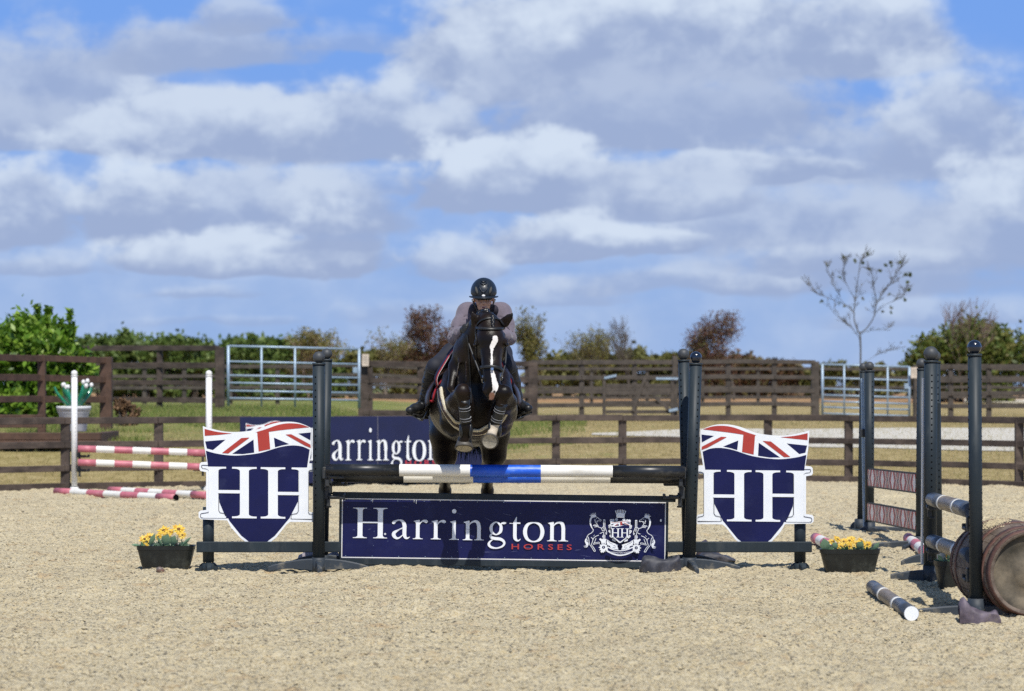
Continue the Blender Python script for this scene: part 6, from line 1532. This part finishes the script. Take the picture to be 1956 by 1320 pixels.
def saddle():
    ys = np.linspace(.12, .92, 14)
    pad = shell('saddle_pad', ys, lambda y: -1.50 + .25 * abs(y - .45), lambda y: 1.50 - .25 * abs(y - .45), .006, .014, M_NAVYP, edge=M_REDP, edge_r=.0095)
    for s in (-1, 1):
        shell('saddle_flap', np.linspace(.15, .66, 9), (lambda y: s * .35) if s > 0 else (lambda y: -1.72 + .8 * abs(y - .42)), (lambda y: 1.72 - .8 * abs(y - .42)) if s > 0 else (lambda y: -.35), .036, .010, M_LEAB, edge=M_LEA, edge_r=.005)
    # rolled front edge of the pad where it stands off the shoulders
    for q in (((873, 661, .02), (869.6, 665, .03), (861, 675.5, .04), (852, 690, .05), (843.7, 704, .06), (836.5, 717, .07), (834, 727, .08), (836, 737, .10)), ((957, 692, .03), (962, 705, .04), (968, 714, .05), (973, 722, .06), (976, 730, .08), (974, 737, .10))):
        P = [local(A_(*p)) for p in q]; MB().tube([Vector(v) for v in cr([tuple(p) for p in P], 4)], .0085, 8).build('pad_piping', M_REDP, HORSE)
        MB().tube([Vector(v) + Vector((.008 if q[0][0] > 900 else -.006, .022, .004)) for v in cr([tuple(p) for p in P], 4)], .022, 8, flat=.6).build('pad_edge', M_NAVYP, HORSE)
        MB().tube([Vector(v) + Vector((-.003 if q[0][0] > 900 else .004, -.0075, .0)) for v in cr([tuple(p) for p in P], 4)], .0026, 6).build('pad_trim', M_WHP, HORSE)
    f = Field((-.6, .1, 1.45), (0, 1.1, 2.0), .012)
    f.chain([((-.31, .30, 1.735), .06), ((-.315, .50, 1.70), .085), ((-.32, .75, 1.74), .11), ((-.325, .88, 1.80), .07)], .05, ((0, 0, 1), .55)); f.cone((-.31, .26, 1.72), (-.31, .30, 1.78), .05, .03, .03)
    f.build('saddle_seat', M_LEAB, HORSE, origin=HO)
saddle()
# ------------------------------------------------------------------ rider
def build_rider():
    HC = A_(924, 566, -.02)                              # head centre
    NK = A_(924, 592, .13); CH = A_(924, 625, .30); WA = A_(921, 645, .58); PV = A_(919, 652, .74)
    SH = {-1: A_(893, 596, .18), 1: A_(957, 596, .18)}; EL = {-1: A_(868.5, 646, .02), 1: A_(972.5, 646, .04)}; HN = {-1: A_(889, 628, -.235), 1: A_(955, 640, -.20)}
    HP = {-1: A_(897, 656, .72), 1: A_(944, 656, .72)}; KN = {-1: A_(831, 700, .26), 1: A_(970, 700, .26)}; AN = {-1: A_(809, 776, .44), 1: A_(991, 776, .44)}
    TO = {-1: A_(783, 787, .26), 1: A_(1009, 783, .27)}; HE = {-1: A_(811, 792, .50), 1: A_(987, 793, .50)}
    O = (float(PV[0]), .6, 0.0); lo = (-1.0, -.55, .95); hi = (.45, 1.15, 2.45)
    h_ = .0085
    # the body
    b = Field(lo, hi, h_)
    b.chain([(PV, .115), (WA, .105), (CH, .125), (NK * .5 + CH * .5, .12)], .06, ((1, 0, 0), 1.2)); b.chain([(NK, .055), (HC + np.array([0, .03, -.05]), .052)], .04)
    for s in (-1, 1):
        b.chain([(NK + np.array([0, .05, -.04]), .06), (SH[s], .055), (SH[s] * .5 + EL[s] * .5, .045), (EL[s], .037), (EL[s] * .5 + HN[s] * .5, .036), (HN[s], .026)], .03)
        b.chain([(HP[s], .08), (HP[s] * .5 + KN[s] * .5, .062), (KN[s], .045), (KN[s] * .6 + AN[s] * .4, .040), (AN[s], .028), (TO[s] * .5 + HE[s] * .5 + np.array([0, 0, .015]), .018), (TO[s] * .85 + HE[s] * .15 + np.array([0, 0, .012]), .012)], .012)
        # hand: palm, four curled fingers, thumb
        hd = HN[s]; b.ell(hd + np.array([0, -.02, .0]), (.026, .045, .036), .012)
        for i, L in enumerate((.030, .034, .031, .025)):
            k0 = hd + np.array([s * .012, -.052 + .002 * i, .024 - .017 * i]); k1 = k0 + np.array([-s * .022, -L * .55, -.004]); k2 = k1 + np.array([-s * .024, L * .5, -.004]); b.chain([(k0, .0092), (k1, .0085), (k2, .0078)], .004)
        t0 = hd + np.array([-s * .014, -.012, .030]); b.chain([(t0, .012), (t0 + np.array([-s * .012, -.028, .012]), .0095), (t0 + np.array([-s * .006, -.050, .006]), .0085)], .006)
    # head and face, bowed forward
    b.ell(HC + np.array([0, .015, .015]), (.074, .093, .098), .02); b.ell(HC + np.array([0, -.045, -.075]), (.050, .045, .060), .03); b.ell(HC + np.array([0, -.070, -.112]), (.024, .020, .018), .015)
    b.chain([(HC + np.array([0, -.088, -.022]), .009), (HC + np.array([0, -.108, -.062]), .013)], .010); b.ell(HC + np.array([0, -.098, -.064]), (.019, .012, .009), .008)
    for s in (-1, 1):
        b.ell(HC + np.array([s * .032, -.098, -.022]), (.017, .012, .012), .010, sub=True); b.ell(HC + np.array([s * .040, -.072, -.055]), (.020, .018, .020), .02)
        b.cone(HC + np.array([s * .014, -.090, -.006]), HC + np.array([s * .050, -.078, -.006]), .009, .006, .008); b.ell(HC + np.array([s * .078, .015, -.03]), (.010, .020, .030), .008)
    b.ell(HC + np.array([0, -.094, -.087]), (.022, .009, .006), .005); b.ell(HC + np.array([0, -.091, -.099]), (.018, .009, .006), .005); b.cone(HC + np.array([-.022, -.101, -.093]), HC + np.array([.022, -.101, -.093]), .0022, .0022, .003, sub=True)
    sk = mat('skin', (.62, .36, .25), rough=.5, var=.08, vscale=20, spec=.4)
    P = b.build('person', sk, None, origin=O, smooth_iter=1); P.location = O
    tag(P, 'rider crouched over the horse in a black helmet, mauve-grey long-sleeved top and dark breeches', 'person')
    LO = lambda p: Vector(p) - Vector(O)
    for s in (-1, 1):
        MB().ball(LO(HC + np.array([s * .031, -.083, -.024])), .0115, 12).build('eye', mat('eye_white', (.55, .52, .5), rough=.2), P); MB().ball(LO(HC + np.array([s * .031, -.0925, -.0255])), .0045, 10).build('iris', mat('iris_dark', (.03, .02, .015), rough=.1), P)
        MB().tube([LO(HC + np.array([s * .014, -.100, -.002])), LO(HC + np.array([s * .034, -.098, .002])), LO(HC + np.array([s * .052, -.084, -.003]))], .0035, 6).build('eyebrow', mat('brow_hair', (.03, .018, .012), rough=.8), P)
    MB().ball(LO(HC + np.array([0, -.099, -.092])), .014, 12, sc=(1, .25, .38)).build('lips', mat('lips', (.30, .10, .085), rough=.45), P)
    # shirt
    f = Field(lo, hi, h_)
    f.chain([(WA, .118), (CH, .142), (NK * .5 + CH * .5, .135), (NK + np.array([0, .05, -.05]), .09)], .06, ((1, 0, 0), 1.2))
    for s in (-1, 1):
        mid = SH[s] * .5 + EL[s] * .5 + np.array([s * .012, 0, 0]); fm = EL[s] * .5 + HN[s] * .5
        f.chain([(NK + np.array([s * .03, .05, -.03]), .075), (SH[s] + np.array([0, 0, -.01]), .082), (mid, .060), (EL[s], .051), (fm, .048), (HN[s] + (EL[s] - HN[s]) * .22, .036)], .04)
        ax = (EL[s] - SH[s]); ax /= np.linalg.norm(ax); rs = np.random.RandomState(5 + s)
        for i in range(7):                                # creases in the sleeves
            t = .25 + .12 * i; c = SH[s] * (1 - t) + EL[s] * t + np.array([s * .012, 0, 0]) if t < 1 else EL[s]; r_ = .075 - .022 * min(t, 1)
            f.cone(c + np.array([-.06, -r_ * .95, .022 * rs.randn() + .015 * s]), c + np.array([.06, -r_ * .90, .022 * rs.randn() - .015 * s]), .005, .003, .010, sub=True)
        for i in range(4):
            t = .15 + .2 * i; c = EL[s] * (1 - t) + HN[s] * t; f.cone(c + np.array([-.045, -.03, .03]), c + np.array([.02, -.053, -.035]), .005, .004, .010, sub=True)
    f.build('shirt', mat('mauve_shirt', (.140, .118, .148), rough=.85, var=.08, vscale=30, bump=.002, bscale=60, sheen=.2), P, origin=O)
    # dark body protector
    f = Field(lo, hi, h_)
    f.chain([(WA + np.array([0, 0, .01]), .128), (CH + np.array([0, -.005, 0]), .150), (NK * .45 + CH * .55, .138)], .05, ((1, 0, 0), 1.15))
    for s in (-1, 1): f.chain([(CH + np.array([s * .085, -.12, .02]), .045), (NK + np.array([s * .078, -.045, .0]), .034), (NK + np.array([s * .070, .06, .022]), .036)], .03)
    f.ell(NK + np.array([0, -.03, .03]), (.058, .09, .10), .02, sub=True)
    f.build('body_protector', mat('plum_black_vest', (.022, .018, .028), rough=.8, var=.15), P, origin=O)
    f = Field(lo, hi, h_); f.chain([(NK + np.array([0, .02, -.03]), .070), (NK + np.array([0, .0, .035]), .060)], .02); f.ell(NK + np.array([0, -.03, .085]), (.075, .1, .045), .01, sub=True)
    f.build('collar', MATS['plum_black_vest'], P, origin=O)
    # breeches
    f = Field(lo, hi, h_); f.chain([(PV, .145), (WA, .122)], .05, ((1, 0, 0), 1.15))
    for s in (-1, 1): f.chain([(HP[s] + np.array([0, 0, .0]), .115), (HP[s] * .5 + KN[s] * .5 + np.array([s * .006, 0, .01]), .083), (KN[s], .062), (KN[s] * .8 + AN[s] * .2, .060)], .03)
    f.build('breeches', mat('navy_breeches', (.012, .014, .024), rough=.75, var=.15), P, origin=O)
    # boots
    for s in (-1, 1):
        f = Field(np.minimum(KN[s], TO[s]) - np.array([.15, .15, .18]), np.maximum(KN[s], HE[s]) + np.array([.15, .15, .15]), .007); up = KN[s] * .94 + AN[s] * .06
        f.chain([(up, .071), (KN[s] * .6 + AN[s] * .4 + np.array([0, .015, 0]), .067), (KN[s] * .25 + AN[s] * .75, .050), (AN[s], .046)], .02)
        sole = np.array([0, 0, .012]); f.chain([(AN[s] + np.array([0, .0, -.01]), .047), (HE[s] + sole, .040)], .03); f.chain([(AN[s], .043), (AN[s] * .4 + TO[s] * .6 + sole, .042), (TO[s] + sole, .032)], .03, ((0, 0, 1), .85)); f.cone(HE[s] + sole, TO[s] + sole, .036, .030, .02)
        for i in range(6):
            t = .35 + i * .10; c = KN[s] * (1 - t) + AN[s] * t; f.cone(c + np.array([-.055, -.045, .012]), c + np.array([.055, -.045, -.014]), .0045, .0035, .012)
        f.build('boot', M_LEA, P, origin=O)
        q = KN[s] * .90 + AN[s] * .10; MB().tube([LO(q + (KN[s] - AN[s]) * .015), LO(q - (KN[s] - AN[s]) * .015)], .0735, 24).build('boot_cuff', M_LEA, P)
        mb = MB(); a = LO(HE[s] + np.array([0, 0, -.028])); t_ = LO(TO[s] + np.array([0, 0, -.018])); mb.bar(a + Vector((0, .02, 0)), a.lerp(t_, .28), .07, .02, 0, .005); mb.bar(a.lerp(t_, .36) + Vector((0, 0, .012)), t_, .075, .012, 0, .004); mb.build('boot_sole', mat('rubber_sole', (.02, .02, .02), rough=.8), P)
        # stirrup (iron with foot plate) and leather belong to the horse's saddle
        c = TO[s] * .62 + HE[s] * .38 + np.array([0, 0, -.03]); o2 = Vector(HO); W = .068; H = .155
        lft = Vector(AN[s] + (KN[s] - AN[s]) * .10 + np.array([s * .0, -.055, 0])); cc = Vector(c); upv = (lft - cc); upv = upv.normalized(); side = Vector((.75, .66 * s * -1 if s < 0 else -.66, 0)).normalized()
        side = upv.cross(Vector(TO[s] - HE[s]).normalized()).normalized()
        arc = [cc + side * (W * math.cos(t)) + upv * (H * max(math.sin(t), 0) ** .8) for t in np.linspace(0, math.pi, 15)]
        st = MB().tube([p - o2 for p in arc], .0075, 8).build('stirrup', mat('dark_steel', (.12, .125, .13), rough=.35, metal=.8), HORSE)
        MB().bar(cc - side * W - o2, cc + side * W - o2, .045, .012, 0, .003).build('stirrup_tread', MATS['dark_steel'], st)
        hung = {-1: A_(846, 722, .20), 1: A_(966, 722, .20)}[s]; tp = cc + upv * H
        MB().tube([Vector(hung) - o2, (Vector(hung) * .5 + tp * .5) - o2 + Vector((s * .02, -.02, 0)), tp - o2], .012, 8, flat=.35).build('stirrup_leather', M_LEAB, HORSE)
    # gloves
    for s in (-1, 1):
        f = Field(HN[s] - .13, HN[s] + .13, .005); hd = HN[s]; w = (EL[s] - HN[s]); w /= np.linalg.norm(w); f.chain([(hd + w * .06, .033), (hd, .032)], .012); f.ell(hd + np.array([0, -.02, .0]), (.031, .049, .040), .012)
        for i, L in enumerate((.030, .034, .031, .025)):
            k0 = hd + np.array([s * .012, -.052 + .002 * i, .024 - .017 * i]); k1 = k0 + np.array([-s * .022, -L * .55, -.004]); k2 = k1 + np.array([-s * .024, L * .5, -.004]); f.chain([(k0, .0118), (k1, .0110), (k2, .0102)], .003)
        t0 = hd + np.array([-s * .014, -.012, .030]); f.chain([(t0, .0145), (t0 + np.array([-s * .012, -.028, .012]), .012), (t0 + np.array([-s * .006, -.050, .006]), .0108)], .005)
        f.build('glove', mat('black_glove', (.018, .019, .021), rough=.6, var=.2), P, origin=O)
    # helmet
    HM = Euler((R(14), 0, 0)).to_matrix(); Mh = np.array(HM); hc = HC + np.array([0, -.008, .036])
    f = Field(hc - .22, hc + .22, .0055)
    f.ell(hc, (.104, .128, .112), .02, M=Mh); f.cone(hc + np.array([-.3, 0, -.10]), hc + np.array([.3, 0, -.10]), .075, .075, .01, sub=True)
    f.ell(hc + np.array([0, -.02, -.125]), (.085, .098, .085), .012, sub=True)
    f.build('helmet', mat('helmet_shell', (.010, .016, .026), rough=.42, spec=.4, var=.1, coat=.08), P, origin=O)
    hm = bpy.data.objects[[o.name for o in P.children if o.name.startswith('helmet')][0]]
    mb = MB(); vs = []; n = 25; m_ = 5                      # peak
    for i in range(n):
        a = math.pi * (i / (n - 1)); ca, sa = math.cos(a), math.sin(a)
        for j in range(m_):
            t = j / (m_ - 1); r0 = 1 + .0 * t; x = ca * (.102 + .012 * t * 1.2); y = -.02 - sa * (.100 + .052 * t * sa ** .5) ; z = -.038 + .006 * sa - .018 * t * sa + .010 * (1 - sa) - .012
            vs.append(LO(hc + np.array([x, y, z])))
    for v in list(vs): vs.append(v + Vector((0, 0, .006)))
    N = n * m_; fs = []
    for i in range(n - 1):
        for j in range(m_ - 1): q = (i * m_ + j, i * m_ + j + 1, (i + 1) * m_ + j + 1, (i + 1) * m_ + j); fs += [q, tuple(k + N for k in q)[::-1]]
        q = (i * m_ + m_ - 1, (i + 1) * m_ + m_ - 1); fs.append((q[0], q[0] + N, q[1] + N, q[1]))
    mb._add(vs, fs, 0, True); mb.build('peak', MATS['helmet_shell'], hm)
    # harness, vents, badge
    for s in (-1, 1):
        MB().tube([LO(hc + np.array([s * .092, -.02, -.06])), LO(HC + np.array([s * .076, -.030, -.06])), LO(HC + np.array([s * .050, -.055, -.118])), LO(HC + np.array([s * .012, -.062, -.140]))], .008, 8, flat=.5).build('harness', M_LEA, P)
        MB().ball(LO(hc + np.array([s * .088, -.055, -.072])), .008, 8).build('rivet', M_WHP, hm)
        q = []
        for (dx, dz) in ((s * .062, .035), (s * .055, .005), (s * .046, -.022)): 
            yy = -.128 * math.sqrt(max(0, 1 - (dx / .104) ** 2 - (dz / .112) ** 2)); q.append(LO(hc + np.array([dx, yy - .008, dz + .0])))
        MB().tube([Vector(v) for v in cr(q, 4)], [.004, .007, .009, .010, .010, .010, .009, .006, .004], 8, flat=.5, flat_axis=(0, 1, 0)).build('vent', mat('vent_mesh', (.06, .06, .055), rough=.9), hm)
    def on_h(dx, dz, off=.003):
        yy = -.128 * math.sqrt(max(0, 1 - (dx / .104) ** 2 - (dz / .112) ** 2)); return LO(hc + np.array([dx, yy - off, dz]))
    for z0, w_ in ((.078, .020), (.058, .024)): MB().tube([on_h(-w_, z0 + .012), on_h(-w_ * .5, z0), on_h(0, z0 - .006), on_h(w_ * .5, z0), on_h(w_, z0 + .012)], .0055, 8).build('ridge', MATS['helmet_shell'], hm)
    MB().tube([on_h(-.038, .05), on_h(-.026, .018), on_h(-.012, -.004), on_h(0, -.010), on_h(.012, -.004), on_h(.026, .018), on_h(.038, .05)], .0045, 8).build('ridge', MATS['helmet_shell'], hm)
    MB().ball(on_h(0, -.036, .006), .014, 14, sc=(1, .3, .62)).build('badge', mat('badge_silver', (.75, .75, .75), rough=.35), hm)
build_rider()
